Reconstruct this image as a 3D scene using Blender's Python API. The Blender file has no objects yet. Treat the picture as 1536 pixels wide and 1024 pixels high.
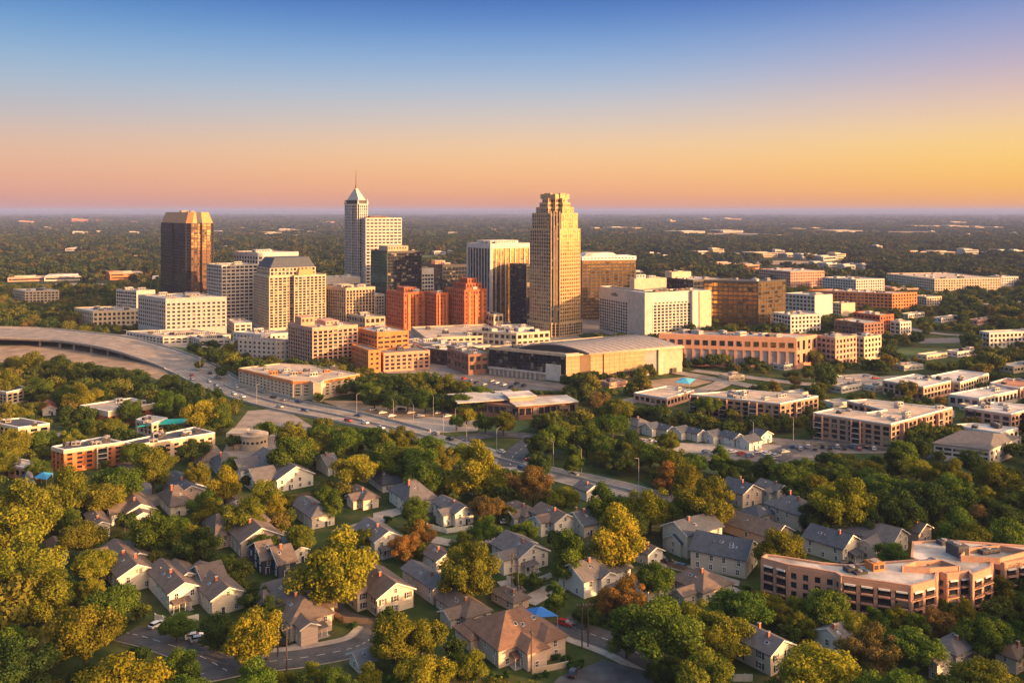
import bpy, math, random
import numpy as np
from math import sin, cos, pi, radians, sqrt, hypot, atan2
from mathutils import Vector, Matrix
random.seed(11); rng = np.random.default_rng(5)
C = bpy.context.scene.collection
# ---------------------------------------------------------------- the view
F, H, HY, CX = 1330.0, 90.0, 316.0, 768.0       # focal length in photo pixels, eye height, horizon row, middle column
def G(px, py, h=0.0):                            # photo pixel of a point at height h -> plan position
    D = F*(H-h)/(py-HY); return ((px-CX)*D/F, D)
def pix(x, y, z=0.0): return (CX+F*x/y, HY+F*(H-z)/y)

# ---------------------------------------------------------------- materials
MATS = {}
def nodes(m):
    m.use_nodes = True; nt = m.node_tree; return nt, nt.nodes, nt.links, nt.nodes['Principled BSDF']
def lin(c): return tuple(v/12.92 if v <= .04045 else ((v+.055)/1.055)**2.4 for v in c)
def wallmat(name, col, rough=.85, var=.22, scale=.35, fine=None, metallic=0.0, bump=0.0):
    if name in MATS: return MATS[name]
    m = bpy.data.materials.new(name); nt, N, L, B = nodes(m)
    tc = N.new('ShaderNodeTexCoord')
    n1 = N.new('ShaderNodeTexNoise'); n1.inputs['Scale'].default_value = scale; n1.inputs['Detail'].default_value = 6; n1.inputs['Roughness'].default_value = .65
    L.new(tc.outputs['Object'], n1.inputs['Vector'])
    r = N.new('ShaderNodeMapRange'); r.inputs[1].default_value = .3; r.inputs[2].default_value = .7; r.inputs[3].default_value = 1-var; r.inputs[4].default_value = 1+var*.55
    L.new(n1.outputs['Fac'], r.inputs[0])
    mx = N.new('ShaderNodeVectorMath'); mx.operation = 'SCALE'; mx.inputs[0].default_value = col[:3]; L.new(r.outputs[0], mx.inputs['Scale'])
    out = mx.outputs[0]
    if fine:                                    # courses of brick, tile or shingle
        b = N.new('ShaderNodeTexBrick'); b.inputs['Scale'].default_value = 1.0; b.inputs['Brick Width'].default_value = fine[0]; b.inputs['Row Height'].default_value = fine[1]
        b.inputs['Mortar Size'].default_value = fine[2]; b.inputs['Color1'].default_value = (1, 1, 1, 1); b.inputs['Color2'].default_value = (.84, .83, .83, 1); b.inputs['Mortar'].default_value = (.74, .74, .74, 1)
        mp = N.new('ShaderNodeMapping'); mp.inputs['Rotation'].default_value = fine[3] if len(fine) > 3 else (0, 0, 0)
        L.new(tc.outputs['Object'], mp.inputs['Vector']); L.new(mp.outputs[0], b.inputs['Vector'])
        m2 = N.new('ShaderNodeVectorMath'); m2.operation = 'MULTIPLY'; L.new(out, m2.inputs[0]); L.new(b.outputs['Color'], m2.inputs[1]); out = m2.outputs[0]
    L.new(out, B.inputs['Base Color']); B.inputs['Roughness'].default_value = rough; B.inputs['Metallic'].default_value = metallic
    B.inputs['Specular IOR Level'].default_value = .3
    MATS[name] = m; return m
def glassmat(name, tint, dark, refl=.75, cell=2.3, power=1.0, blinds=0.0):
    if name in MATS: return MATS[name]
    m = bpy.data.materials.new(name); nt, N, L, B = nodes(m)
    ge = N.new('ShaderNodeNewGeometry'); sn = N.new('ShaderNodeVectorMath'); sn.operation = 'SNAP'; sn.inputs[1].default_value = (cell, cell, cell*.75)
    L.new(ge.outputs['Position'], sn.inputs[0])
    w = N.new('ShaderNodeTexWhiteNoise'); L.new(sn.outputs[0], w.inputs['Vector'])
    n1 = N.new('ShaderNodeTexNoise'); n1.inputs['Scale'].default_value = .05; L.new(ge.outputs['Position'], n1.inputs['Vector'])
    mr = N.new('ShaderNodeMapRange'); mr.inputs[3].default_value = refl-.35; mr.inputs[4].default_value = refl+.2; L.new(w.outputs['Value'], mr.inputs[0])
    mx = N.new('ShaderNodeMix'); mx.data_type = 'RGBA'; pw_ = N.new('ShaderNodeMath'); pw_.operation = 'POWER'; pw_.inputs[1].default_value = power; L.new(w.outputs['Value'], pw_.inputs[0]); L.new(pw_.outputs[0], mx.inputs[0]); mx.inputs[6].default_value = (*dark, 1); mx.inputs[7].default_value = (*tint, 1)
    if blinds:                                  # some panes have a drawn blind behind them
        w2 = N.new('ShaderNodeTexWhiteNoise'); w2.noise_dimensions = '4D'; w2.inputs['W'].default_value = 3.7; L.new(sn.outputs[0], w2.inputs['Vector'])
        gt = N.new('ShaderNodeMath'); gt.operation = 'GREATER_THAN'; gt.inputs[1].default_value = 1-blinds; L.new(w2.outputs['Value'], gt.inputs[0])
        m3 = N.new('ShaderNodeMix'); m3.data_type = 'RGBA'; L.new(gt.outputs[0], m3.inputs[0]); L.new(mx.outputs[2], m3.inputs[6]); m3.inputs[7].default_value = (.22, .19, .15, 1); mx = m3
        sb = N.new('ShaderNodeMath'); sb.operation = 'MULTIPLY_ADD'; sb.use_clamp = True; sb.inputs[1].default_value = -.8; L.new(gt.outputs[0], sb.inputs[0]); L.new(mr.outputs[0], sb.inputs[2]); mr = sb
    L.new(mx.outputs[2], B.inputs['Base Color']); L.new(mr.outputs[0], B.inputs['Metallic'])
    B.inputs['Roughness'].default_value = .12
    bp = N.new('ShaderNodeBump'); bp.inputs['Strength'].default_value = .12; bp.inputs['Distance'].default_value = .2
    n2 = N.new('ShaderNodeTexNoise'); n2.inputs['Scale'].default_value = .35; L.new(ge.outputs['Position'], n2.inputs['Vector']); L.new(n2.outputs['Fac'], bp.inputs['Height']); L.new(bp.outputs[0], B.inputs['Normal'])
    MATS[name] = m; return m
W = lambda n, c, **k: wallmat(n, c, **k)
white = W('white_concrete', (.53, .495, .455)); pale = W('pale_concrete', (.46, .425, .39)); beige = W('beige_stone', (.47, .38, .28)); tan = W('tan_stone', (.44, .33, .23))
cream = W('cream_render', (.54, .44, .32)); brick = W('red_brick', (.45, .118, .045), var=.35); orangebrick = W('orange_brick', (.52, .19, .065), var=.3); brownbrick = W('brown_brick', (.22, .12, .085), var=.3)
peach = W('peach_brick', (.50, .27, .18), var=.15); tanbrick = W('tan_brick', (.36, .235, .165), var=.25); dull = W('dull_concrete', (.40, .375, .355)); darkwall = W('dark_cladding', (.035, .037, .045), rough=.5); bronze = W('bronze_cladding', (.16, .10, .06), rough=.5)
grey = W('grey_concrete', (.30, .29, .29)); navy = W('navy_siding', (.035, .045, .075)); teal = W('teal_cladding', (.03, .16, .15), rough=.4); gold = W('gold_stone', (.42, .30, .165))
purple = W('dusky_render', (.18, .12, .13)); clay = W('salmon_render', (.52, .30, .22))
siding = W('white_siding', (.72, .68, .62), fine=(30, .22, .018, (radians(90), 0, 0)), var=.1)
sidingb = W('buff_siding', (.66, .58, .47), fine=(30, .22, .018, (radians(90), 0, 0)), var=.1)
sidingp = W('pink_siding', (.62, .48, .39), fine=(30, .22, .018, (radians(90), 0, 0)), var=.1)
sidingg = W('grey_siding', (.46, .44, .42), fine=(30, .22, .018, (radians(90), 0, 0)), var=.1)
trim = W('white_trim', (.72, .70, .66), var=.08)
roofw = W('pale_membrane', (.52, .49, .46), var=.6, scale=.09, fine=(7.0, 3.2, .07)); roofg = W('grey_membrane', (.20, .20, .21), var=.6, scale=.12, fine=(7.0, 3.2, .07)); roofd = W('dark_membrane', (.07, .075, .09), var=.4, scale=.12)
rooft = W('tan_membrane', (.52, .42, .33), var=.35, scale=.12, fine=(7.0, 3.2, .07))
SH = (.55, .32, .02)
shg = W('grey_shingle', (.135, .130, .140), fine=SH, var=.3, scale=.6); shb = W('brown_shingle', (.150, .118, .104), fine=SH, var=.3, scale=.6)
shn = W('slate_blue_shingle', (.075, .09, .12), fine=SH, var=.3, scale=.6); sho = W('terracotta_shingle', (.20, .115, .08), fine=SH, var=.3, scale=.6)
metal = W('roof_metal', (.27, .245, .235), rough=.5, var=.2); litroof = W('orange_lit_roof', (.50, .24, .09), rough=.5, var=.2); darkmetal = W('dark_metal', (.03, .03, .035), rough=.5)  # orange roof colour carries the crown's evening sunlight
chim = W('chimney_brick', (.34, .13, .08), fine=(.4, .2, .03, (radians(90), 0, 0)))
gdark = glassmat('dark_glass', (.055, .075, .12), (.008, .010, .016), .6, blinds=.10)
gblack = glassmat('black_glass', (.03, .04, .075), (.004, .005, .009), .35, blinds=.02)
gblue = glassmat('blue_glass', (.12, .18, .28), (.015, .022, .04), .7, blinds=.08)
ggreen = glassmat('green_glass', (.04, .30, .30), (.008, .05, .055), .7)
gsunlit = glassmat('sunlit_side_glass', (.95, .60, .24), (.10, .05, .02), .9, power=.5)  # warm sky reflection of right-hand faces is put into the tint
ggold = glassmat('gold_reflection_glass', (1.0, .62, .24), (.05, .028, .015), .9, cell=3.4, power=.85)  # gold reflection painted as a strong tint over mottled dark panes
gorange = glassmat('orange_reflection_glass', (.80, .40, .15), (.04, .022, .02), .75, cell=2.9, power=1.1)  # orange sunset reflection put into the tint, broken by darker panes
gsoft = glassmat('soft_glass', (.05, .058, .075), (.010, .011, .015), .45, blinds=.12)

# ---------------------------------------------------------------- mesh collecting
class MB:
    def __init__(s): s.v = []; s.f = []; s.m = []; s.mats = []; s.cur = 0
    def mat(s, m):
        if m not in s.mats: s.mats.append(m)
        s.cur = s.mats.index(m); return s
    def face(s, pts):
        n = len(s.v); s.v += [tuple(p) for p in pts]; s.f.append(tuple(range(n, n+len(pts)))); s.m.append(s.cur)
    def hexa(s, b, t):                           # bottom ring, top ring (same count, ccw from above)
        n = len(s.v); k = len(b); s.v += [tuple(p) for p in b]+[tuple(p) for p in t]
        s.f.append(tuple(n+i for i in reversed(range(k)))); s.f.append(tuple(n+k+i for i in range(k)))
        for i in range(k): s.f.append((n+i, n+(i+1) % k, n+k+(i+1) % k, n+k+i))
        s.m += [s.cur]*(k+2)
    def box(s, x0, x1, y0, y1, z0, z1):
        s.hexa([(x0, y0, z0), (x1, y0, z0), (x1, y1, z0), (x0, y1, z0)], [(x0, y0, z1), (x1, y0, z1), (x1, y1, z1), (x0, y1, z1)])
    def prism(s, poly, z0, z1): s.hexa([(x, y, z0) for x, y in poly], [(x, y, z1) for x, y in poly])
    def wbox(s, o, t, n, u0, u1, d0, d1, z0, z1):  # box in a wall's frame: o origin, t along, n out
        P = lambda u, d, z: (o[0]+t[0]*u+n[0]*d, o[1]+t[1]*u+n[1]*d, z)
        s.hexa([P(u0, d1, z0), P(u1, d1, z0), P(u1, d0, z0), P(u0, d0, z0)], [P(u0, d1, z1), P(u1, d1, z1), P(u1, d0, z1), P(u0, d0, z1)])
    def tube(s, p, q, r0, r1=None, k=8):
        r1 = r0 if r1 is None else r1; p = Vector(p); q = Vector(q); d = (q-p).normalized()
        a = d.orthogonal().normalized(); b = d.cross(a)
        s.hexa([p+(a*cos(2*pi*i/k)+b*sin(2*pi*i/k))*r0 for i in range(k)], [q+(a*cos(2*pi*i/k)+b*sin(2*pi*i/k))*r1 for i in range(k)])
    def mesh(s, name):
        me = bpy.data.meshes.new(name); me.from_pydata(s.v, [], s.f)
        for m in s.mats: me.materials.append(m)
        me.polygons.foreach_set('material_index', s.m); me.update(); return me
    def obj(s, name, parent=None, loc=(0, 0, 0)):
        o = bpy.data.objects.new(name, s.mesh(name)); C.objects.link(o); o.location = loc
        if parent is not None: o.parent = parent
        return o
def tag(o, label=None, cat=None, group=None, kind=None):
    if label: o['label'] = label
    if cat: o['category'] = cat
    if group: o['group'] = group
    if kind: o['kind'] = kind
    return o
def thing(name, label, cat, loc=(0, 0, 0), rz=0.0, group=None):
    o = bpy.data.objects.new(name, None); C.objects.link(o); o.location = loc; o.rotation_euler = (0, 0, rz); o.empty_display_size = .5
    return tag(o, label, cat, group)
def place(me, name, parent, loc, rz=0.0, scale=None):
    o = bpy.data.objects.new(name, me); C.objects.link(o); o.location = loc; o.rotation_euler = (0, 0, rz); o.parent = parent
    if scale: o.scale = scale
    return o

# ---------------------------------------------------------------- registry of what stands where
REG = []                                          # footprint, picture box, depth, label
def register(label, poly, h, keep=True):
    px = []
    for (x, y) in poly:
        for z in (0, h): px.append(pix(x, y, z))
    xs = [p[0] for p in px]; ys = [p[1] for p in px]
    cx = sum(p[0] for p in poly)/len(poly); cy = sum(p[1] for p in poly)/len(poly)
    REG.append(dict(label=label, poly=poly, bb=(min(xs), min(ys), max(xs), max(ys)), near=min(p[1] for p in poly), c=(cx, cy), h=h, keep=keep))
def inside(x, y, poly, pad=0.0):
    c = False; n = len(poly); j = n-1
    for i in range(n):
        xi, yi = poly[i]; xj, yj = poly[j]
        if (yi > y) != (yj > y) and x < (xj-xi)*(y-yi)/(yj-yi)+xi: c = not c
        if pad:
            dx, dy = xj-xi, yj-yi; q = dx*dx+dy*dy or 1; t = max(0, min(1, ((x-xi)*dx+(y-yi)*dy)/q))
            if hypot(x-xi-dx*t, y-yi-dy*t) < pad: return True
        j = i
    return c

# ---------------------------------------------------------------- facades
# spec: fl floors, bay bay width, wf / hf share of the bay / storey that is glass, base / top blank heights, mode cell | strip | vstrip
def spec(fl, bay=3.2, wf=.6, hf=.55, base=.5, top=1.0, mode='cell', glass=None, d=.3, **k):
    s = dict(fl=fl, bay=bay, wf=wf, hf=hf, base=base, top=top, mode=mode, glass=glass or gsoft, d=d); s.update(k); return s
def facade(mb, wins, p0, p1, z0, z1, s, wall):
    L = hypot(p1[0]-p0[0], p1[1]-p0[1])
    if L < 1.0: return
    s = dict(s)
    if s['wf'] < .8: s['wf'] = min(.84, s['wf']*1.17)
    if s['hf'] < .8: s['hf'] = min(.84, s['hf']*1.17)
    t = ((p1[0]-p0[0])/L, (p1[1]-p0[1])/L); n = (t[1], -t[0]); d = s['d']; e = d-.012
    nb = max(1, round(L/s['bay'])); bw = L/nb; zb = z0+s['base']; zt = z1-s['top']; fh = (zt-zb)/s['fl']; pw = bw*(1-s['wf']); sh = fh*(1-s['hf'])
    mb.mat(wall)
    if s['top'] > .05: mb.wbox(p0, t, n, -e, L+e, -.02, d+.02, zt, z1+.004)
    if s['base'] > .3: mb.wbox(p0, t, n, -e, L+e, -.02, d+.02, z0-.5, zb)
    pm = s.get('pier', wall); mb.mat(pm)
    for i in range(nb+1):
        w = max(pw, s.get('endw', 0)*2) if i in (0, nb) else pw
        u = i*bw; a, b = max(-e, u-w/2), min(L+e, u+w/2)
        if i == 0: a = -e
        if i == nb: b = L+e
        mb.wbox(p0, t, n, a, b, -.02, d, z0-.4, zt+.05)
    mb.mat(s.get('span', wall)); ds = d-.03 if s.get('flush', True) else d*.4
    if s['hf'] < .99:
        for k in range(s['fl']):
            z = zb+k*fh
            mb.wbox(p0, t, n, -e+.01, L+e-.01, -.02, ds, z, z+sh)
    rz = atan2(t[1], t[0]); g = s['glass']; ww = bw-pw; wh = fh-sh
    skip = s.get('skip')
    if s['mode'] == 'vstrip':
        for i in range(nb):
            u = (i+.5)*bw; wins.append((p0[0]+t[0]*u+n[0]*.06, p0[1]+t[1]*u+n[1]*.06, (zb+zt)/2, rz, ww+.1, zt-zb, g))
    else:
        for k in range(s['fl']):
            z = zb+k*fh+sh+wh/2
            if s['mode'] == 'strip': wins.append((p0[0]+t[0]*L/2+n[0]*.06, p0[1]+t[1]*L/2+n[1]*.06, z, rz, L, wh+.05, g))
            else:
                for i in range(nb):
                    if skip and skip(i, nb, k, s['fl']):
                        mb.mat(wall); mb.wbox(p0, t, n, i*bw+pw/2-.02, (i+1)*bw-pw/2+.02, -.02, d-.015, z-wh/2-.02, z+wh/2+.02); continue
                    u = (i+.5)*bw; wins.append((p0[0]+t[0]*u+n[0]*.06, p0[1]+t[1]*u+n[1]*.06, z, rz, ww+.06, wh+.05, g))
WM = {}
def winmesh(w, h, g, name):
    k = (round(w, 1), round(h, 1), g.name, name)
    if k not in WM:
        m = MB().mat(g); m.box(-w/2, w/2, -.05, .05, -h/2, h/2); WM[k] = m.mesh(name)
    return WM[k]
def put_windows(wins, root, name='window', cap=100):
    # the hundred that show largest as parts, the rest as one part
    wins.sort(key=lambda w: (-round(w[4]*w[5], 0), -w[2]))
    for (x, y, z, rz, w, h, g) in wins[:cap]:
        place(winmesh(w, h, g, name), name, root, (x, y, z), rz)
    rest = wins[cap:]
    if rest:
        mb = MB()
        for (x, y, z, rz, w, h, g) in rest:
            mb.mat(g); t = (cos(rz), sin(rz)); n = (t[1], -t[0]); mb.wbox((x, y), t, n, -w/2, w/2, -.05, .05, z-h/2, z+h/2)
        tag(mb.obj(name, root), kind='stuff')
UNIT = None
def roof_unit(root, x, y, z, rz, w, l, h, m=None):
    k = ('unit', round(w), round(l), round(h, 1), (m or grey).name)
    if k not in WM:
        b = MB().mat(m or grey); b.box(-w/2, w/2, -l/2, l/2, 0, h); b.mat(darkmetal); nn = max(1, int(w/1.2))
        for i in range(nn): b.box(-w/2+.2+i*w/nn, -w/2+w/nn-.2+i*w/nn, -l/2-.04, -l/2+.02, h*.25, h*.8)
        b.mat(metal); b.tube((0, 0, h-.02), (0, 0, h+.25), min(w, l)*.32, k=10); WM[k] = b.mesh('rooftop_unit')
    return place(WM[k], 'rooftop_unit', root, (x, y, z), rz)
def block(root, poly, z0, z1, specs, wall, roof=None, parapet=.7, wins=None, wallname='wall', cap=None, rz=0.0, org=(0, 0)):
    """a storeyed volume: core, piers and spandrels as one wall mesh, roof its own part; poly local, ccw"""
    mb = MB().mat(wall); mb.prism(poly, z0, z1); n = len(poly); own = wins is None
    if own: wins = []
    cr, sr = cos(-rz), sin(-rz); dx, dy = -org[0], -org[1]; cl = (dx*cr-dy*sr, dx*sr+dy*cr)
    for i in range(n):
        p0, p1 = poly[i], poly[(i+1) % n]
        mx, my = (p0[0]+p1[0])/2, (p0[1]+p1[1])/2; nx, ny = (p1[1]-p0[1]), -(p1[0]-p0[0]); L = hypot(nx, ny)
        s = specs[i] if isinstance(specs, (list, tuple)) else (specs(-ny > abs(nx)) if callable(specs) else specs)
        facing = (nx*(cl[0]-mx)+ny*(cl[1]-my))/(L*hypot(cl[0]-mx, cl[1]-my)+1e-6)
        if s is None or facing < -.15: 
            mb.mat(wall)
            if L > 1: t = ((p1[0]-p0[0])/L, (p1[1]-p0[1])/L); mb.wbox(p0, t, (t[1], -t[0]), -.28, L+.28, -.02, .3, z0-.4, z1+.006)
            continue
        facade(mb, wins, p0, p1, z0, z1, s, wall)
    mb.mat(cap or wall)
    if parapet:
        for i in range(n):
            p0, p1 = poly[i], poly[(i+1) % n]; L = hypot(p1[0]-p0[0], p1[1]-p0[1])
            if L < .5: continue
            t = ((p1[0]-p0[0])/L, (p1[1]-p0[1])/L); mb.wbox(p0, t, (t[1], -t[0]), -.24, L+.24, -.25, .27, z1-.05, z1+parapet+.003*i)
    o = mb.obj(wallname, root)
    if roof is not None:
        r = MB().mat(roof); r.prism(poly, z1+.01, z1+.08); r.obj('roof', root)
    if own: put_windows(wins, root)
    return o
def rectpx(xl, xc, xr, yb, th):
    """near corner at photo column xc / ground row yb; plan angle th; far corners projected on xl and xr"""
    c = G(xc, yb); a = (cos(th), sin(th)); b = (-sin(th), cos(th)); t = (xr-CX)/F
    w = (t*c[1]-c[0])/(a[0]-t*a[1]); t = (xl-CX)/F; l = (t*c[1]-c[0])/(b[0]-t*b[1]); return c, abs(w), abs(l)
def hgt(yb, yt): return H*(yb-yt)/(yb-HY)
def rect_building(name, label, cat, xl, xc, xr, yb, yt, th, specR, specL, wall, roof=roofw, units=4, pent=None, parapet=.7, group=None, keep=True, maxl=None, maxw=None, seed=None):
    th = radians(th); c, w, l = rectpx(xl, xc, xr, yb, th); h = hgt(yb, yt)
    if maxl: l = min(l, maxl)
    if maxw: w = min(w, maxw)
    root = thing(name, label, cat, (c[0], c[1], 0), th, group); rnd = random.Random(seed if seed is not None else label)
    lx = 0.0; lim = 1.1*max(w, 24)
    if l > lim and not maxl:                       # turn the left wall outwards until its length is plausible
        for k in range(1, 40):
            ph = th+pi/2+radians(k); u = (cos(ph), sin(ph)); t = (xl-CX)/F; l2 = (t*c[1]-c[0])/(u[0]-t*u[1])
            if abs(l2) <= lim: break
        l = abs(l2)*cos(radians(k)); lx = -abs(l2)*sin(radians(k))
    poly = [(0, 0), (w, 0), (w+lx, l), (lx, l)]
    block(root, poly, 0, h, [specR, specL if False else None, None, specL], wall, roof, parapet, rz=th, org=c)
    for i in range(units):
        uw, ul, uh = rnd.choice(((3, 2, 1.3), (4, 3, 1.8), (2, 2, 1.1), (5, 3, 1.5), (6, 4, 2.2)))
        if w > uw*1.6+2 and l > ul*1.6+2: yy = rnd.uniform(ul/2+1, l-ul/2-1); roof_unit(root, rnd.uniform(uw/2+1, w-uw/2-1)+lx*yy/l, yy, h+.08, rnd.choice((0, 0, pi/2)) if min(w, l) > 12 else 0, uw, ul, uh, rnd.choice((grey, white, roofd, pale)))
    if pent:
        for (x0, x1, y0, y1, ph, pm) in pent:
            q_ = lx*(y0+y1)/2; mb = MB().mat(pm); mb.box(w*x0+q_, w*x1+q_, l*y0, l*y1, h+.05, h+ph); mb.mat(darkmetal); k = int(w*(x1-x0)/2.5)
            for i in range(k): mb.box(q_+w*x0+i*2.5+.5, q_+w*x0+i*2.5+1.9, l*y0-.04, l*y0+.1, h+ph*.45, h+ph*.8)
            mb.obj('penthouse', root)
    ca, sa = cos(th), sin(th)
    register(label, [(c[0]+x*ca-y*sa, c[1]+x*sa+y*ca) for x, y in poly], h, keep)
    return root, w, l, h
# ================================================================ downtown
RB = rect_building
S = spec
downtown = 'downtown_tower'
# ---- dark tower with sloping crown coloured as orange-lit
def dark_tower():
    th = radians(38); c, w, l = rectpx(240.5, 281, 322, 476, th); h = hgt(476, 335)
    root = thing('office_tower', 'dark glass tower with sloping orange-lit crown, far left of the skyline', 'skyscraper', (c[0], c[1], 0), th)
    k = 3.2; n = 2.0
    poly = [(k, 0), (w*.45-n, 0), (w*.45-n, n), (w*.45+n, n), (w*.45+n, 0), (w-k, 0), (w, k), (w, l-k), (w-k, l), (k, l), (0, l-k), (0, l*.5+n), (n, l*.5+n), (n, l*.5-n), (0, l*.5-n), (0, k)]
    block(root, poly, 0, h, lambda r: S(30, 3.2, .84, .66, 1, .6, glass=gorange if r else gblack, d=.3, pier=wallmat('dark_pier', (.035, .035, .045) , rough=.6), span=darkwall), darkwall, roofd, 0, rz=th, org=c)  # glass chosen by facing: orange reflection painted on right-hand faces only
    # battered crown: four sloping roof panels with dark corners
    ht = hgt(476, 318.5); cr = MB().mat(litroof); i = 5.0; kk = k+1
    b = [(kk, 0), (w-kk, 0), (w, kk), (w, l-kk), (w-kk, l), (kk, l), (0, l-kk), (0, kk)]; tpoly = [(min(max(x, i), w-i) if 0 < x < w else (i if x == 0 else w-i), min(max(y, i), l-i) if 0 < y < l else (i if y == 0 else l-i)) for x, y in b]
    tpoly = [(kk+i*.5, i*.6), (w-kk-i*.5, i*.6), (w-i*.6, kk+i*.5), (w-i*.6, l-kk-i*.5), (w-kk-i*.5, l-i*.6), (kk+i*.5, l-i*.6), (i*.6, l-kk-i*.5), (i*.6, kk+i*.5)]
    cr.hexa([(x, y, h) for x, y in b], [(x, y, ht) for x, y in tpoly])
    cr.obj('crown', root)
    for (x0, x1) in ((w*.40, w*.50),):
        q = MB().mat(roofd); q.hexa([(x0-1, -.1, h), (x1+1, -.1, h), (x1+1, 3, h), (x0-1, 3, h)], [(x0-1, i*.6-.15, ht+.1), (x1+1, i*.6-.15, ht+.1), (x1+1, 4, ht+.1), (x0-1, 4, ht+.1)]); q.obj('crown_recess', root)
    roof_unit(root, w*.4, l*.5, ht, 0, 6, 4, 1.6); roof_unit(root, w*.6, l*.4, ht, 0, 4, 3, 1.2)
    register(root['label'], [(c[0]+x*cos(th)-y*sin(th), c[1]+x*sin(th)+y*cos(th)) for x, y in ((0, 0), (w, 0), (w, l), (0, l))], ht)
dark_tower()
# ---- white gridded blocks left of centre
RB('office_building', 'tall pale block with deep square top windows behind the white gridded block', 'office building', 351, 387, 447, 470, 380, 30, S(14, 4.2, .55, .5, 1, 3.2), S(14, 4.2, .55, .5, 1, 3.2), white, pent=[(.2, .6, .3, .7, 2.5, pale)], units=3)
RB('office_building', 'white gridded office block beside the dark glass tower', 'office building', 311, 333, 386, 488, 399, 30, S(16, 3.4, .68, .5, 2, .4, glass=gdark), S(16, 3.4, .68, .5, 2, .4, glass=gdark), pale, units=5)  # wall greyed to stand in for an unlit right-hand face
def mansard_tower():
    th = radians(33); root = None
    c, w, l = rectpx(381, 404, 489, 497, th); h = hgt(497, 416)
    root = thing('office_tower', 'beige stone tower with dark sloping mansard roof', 'skyscraper', (c[0], c[1], 0), th)
    wins = []; sp = S(18, 3.0, .62, .62, 2, .6, glass=gsoft); sp2 = S(19, 3.0, .62, .62, 2, .5, glass=gsoft)
    n = 2.2
    poly = [(0, 0), (w*.30, 0), (w*.30, n), (w*.42, n), (w*.42, -1.6), (w-1, -1.6), (w-1, 1), (w, 1), (w, l), (0, l)]
    block(root, poly, 0, h, sp, beige, roofw, .8, wins=wins, rz=th, org=c)
    h2 = hgt(497, 403); q = [(2, 2.2+n), (w*.84, 2.2+n), (w*.84, l-2), (2, l-2)]
    block(root, q, h, h2, S(2, 3, .6, .6, .4, .4), beige, None, 0, wins=wins, rz=th, org=c, wallname='attic_wall')
    m = MB().mat(shn); ht = hgt(497, 388); i = 4.5
    m.hexa([(x, y, h2) for x, y in q], [(2+i, 2.2+n+i*.8, ht), (w*.84-i*.8, 2.2+n+i*.8, ht), (w*.84-i*.8, l-2-i, ht), (2+i, l-2-i, ht)]); m.obj('mansard_roof', root)
    m = MB().mat(litroof); m.hexa([(w*.5, -.2, h), (w*.8, -.2, h), (w*.8, 5, h), (w*.5, 5, h)], [(w*.54, 2.4, h+5), (w*.76, 2.4, h+5), (w*.76, 5, h+5), (w*.54, 5, h+5)]); m.obj('gable', root)
    put_windows(wins, root)
    register(root['label'], [(c[0]+x*cos(th)-y*sin(th), c[1]+x*sin(th)+y*cos(th)) for x, y in ((0, 0), (w, 0), (w, l), (0, l))], ht)
mansard_tower()
RB('office_building', 'beige stepped office block with vertical piers behind the tan hotel', 'office building', 487, 519, 562, 492, 433, 33, S(11, 2.6, .6, .7, 2, 1.6), S(11, 2.6, .6, .7, 2, 1.6), tan, roofw, units=5, pent=[(.1, .5, .2, .8, 2.6, beige)])
RB('office_building', 'low grey shaded wing right of the beige stepped block', 'office building', 545, 560, 576, 488, 443, 33, S(9, 2.6, .6, .6), S(9, 2.6, .6, .6), grey)
RB('office_building', 'blank pale cube left of the twin spire tower base', 'office building', 478, 490, 540, 470, 418, 28, S(3, 6, .7, .5, 4, 5, mode='strip'), None, pale)
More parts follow.
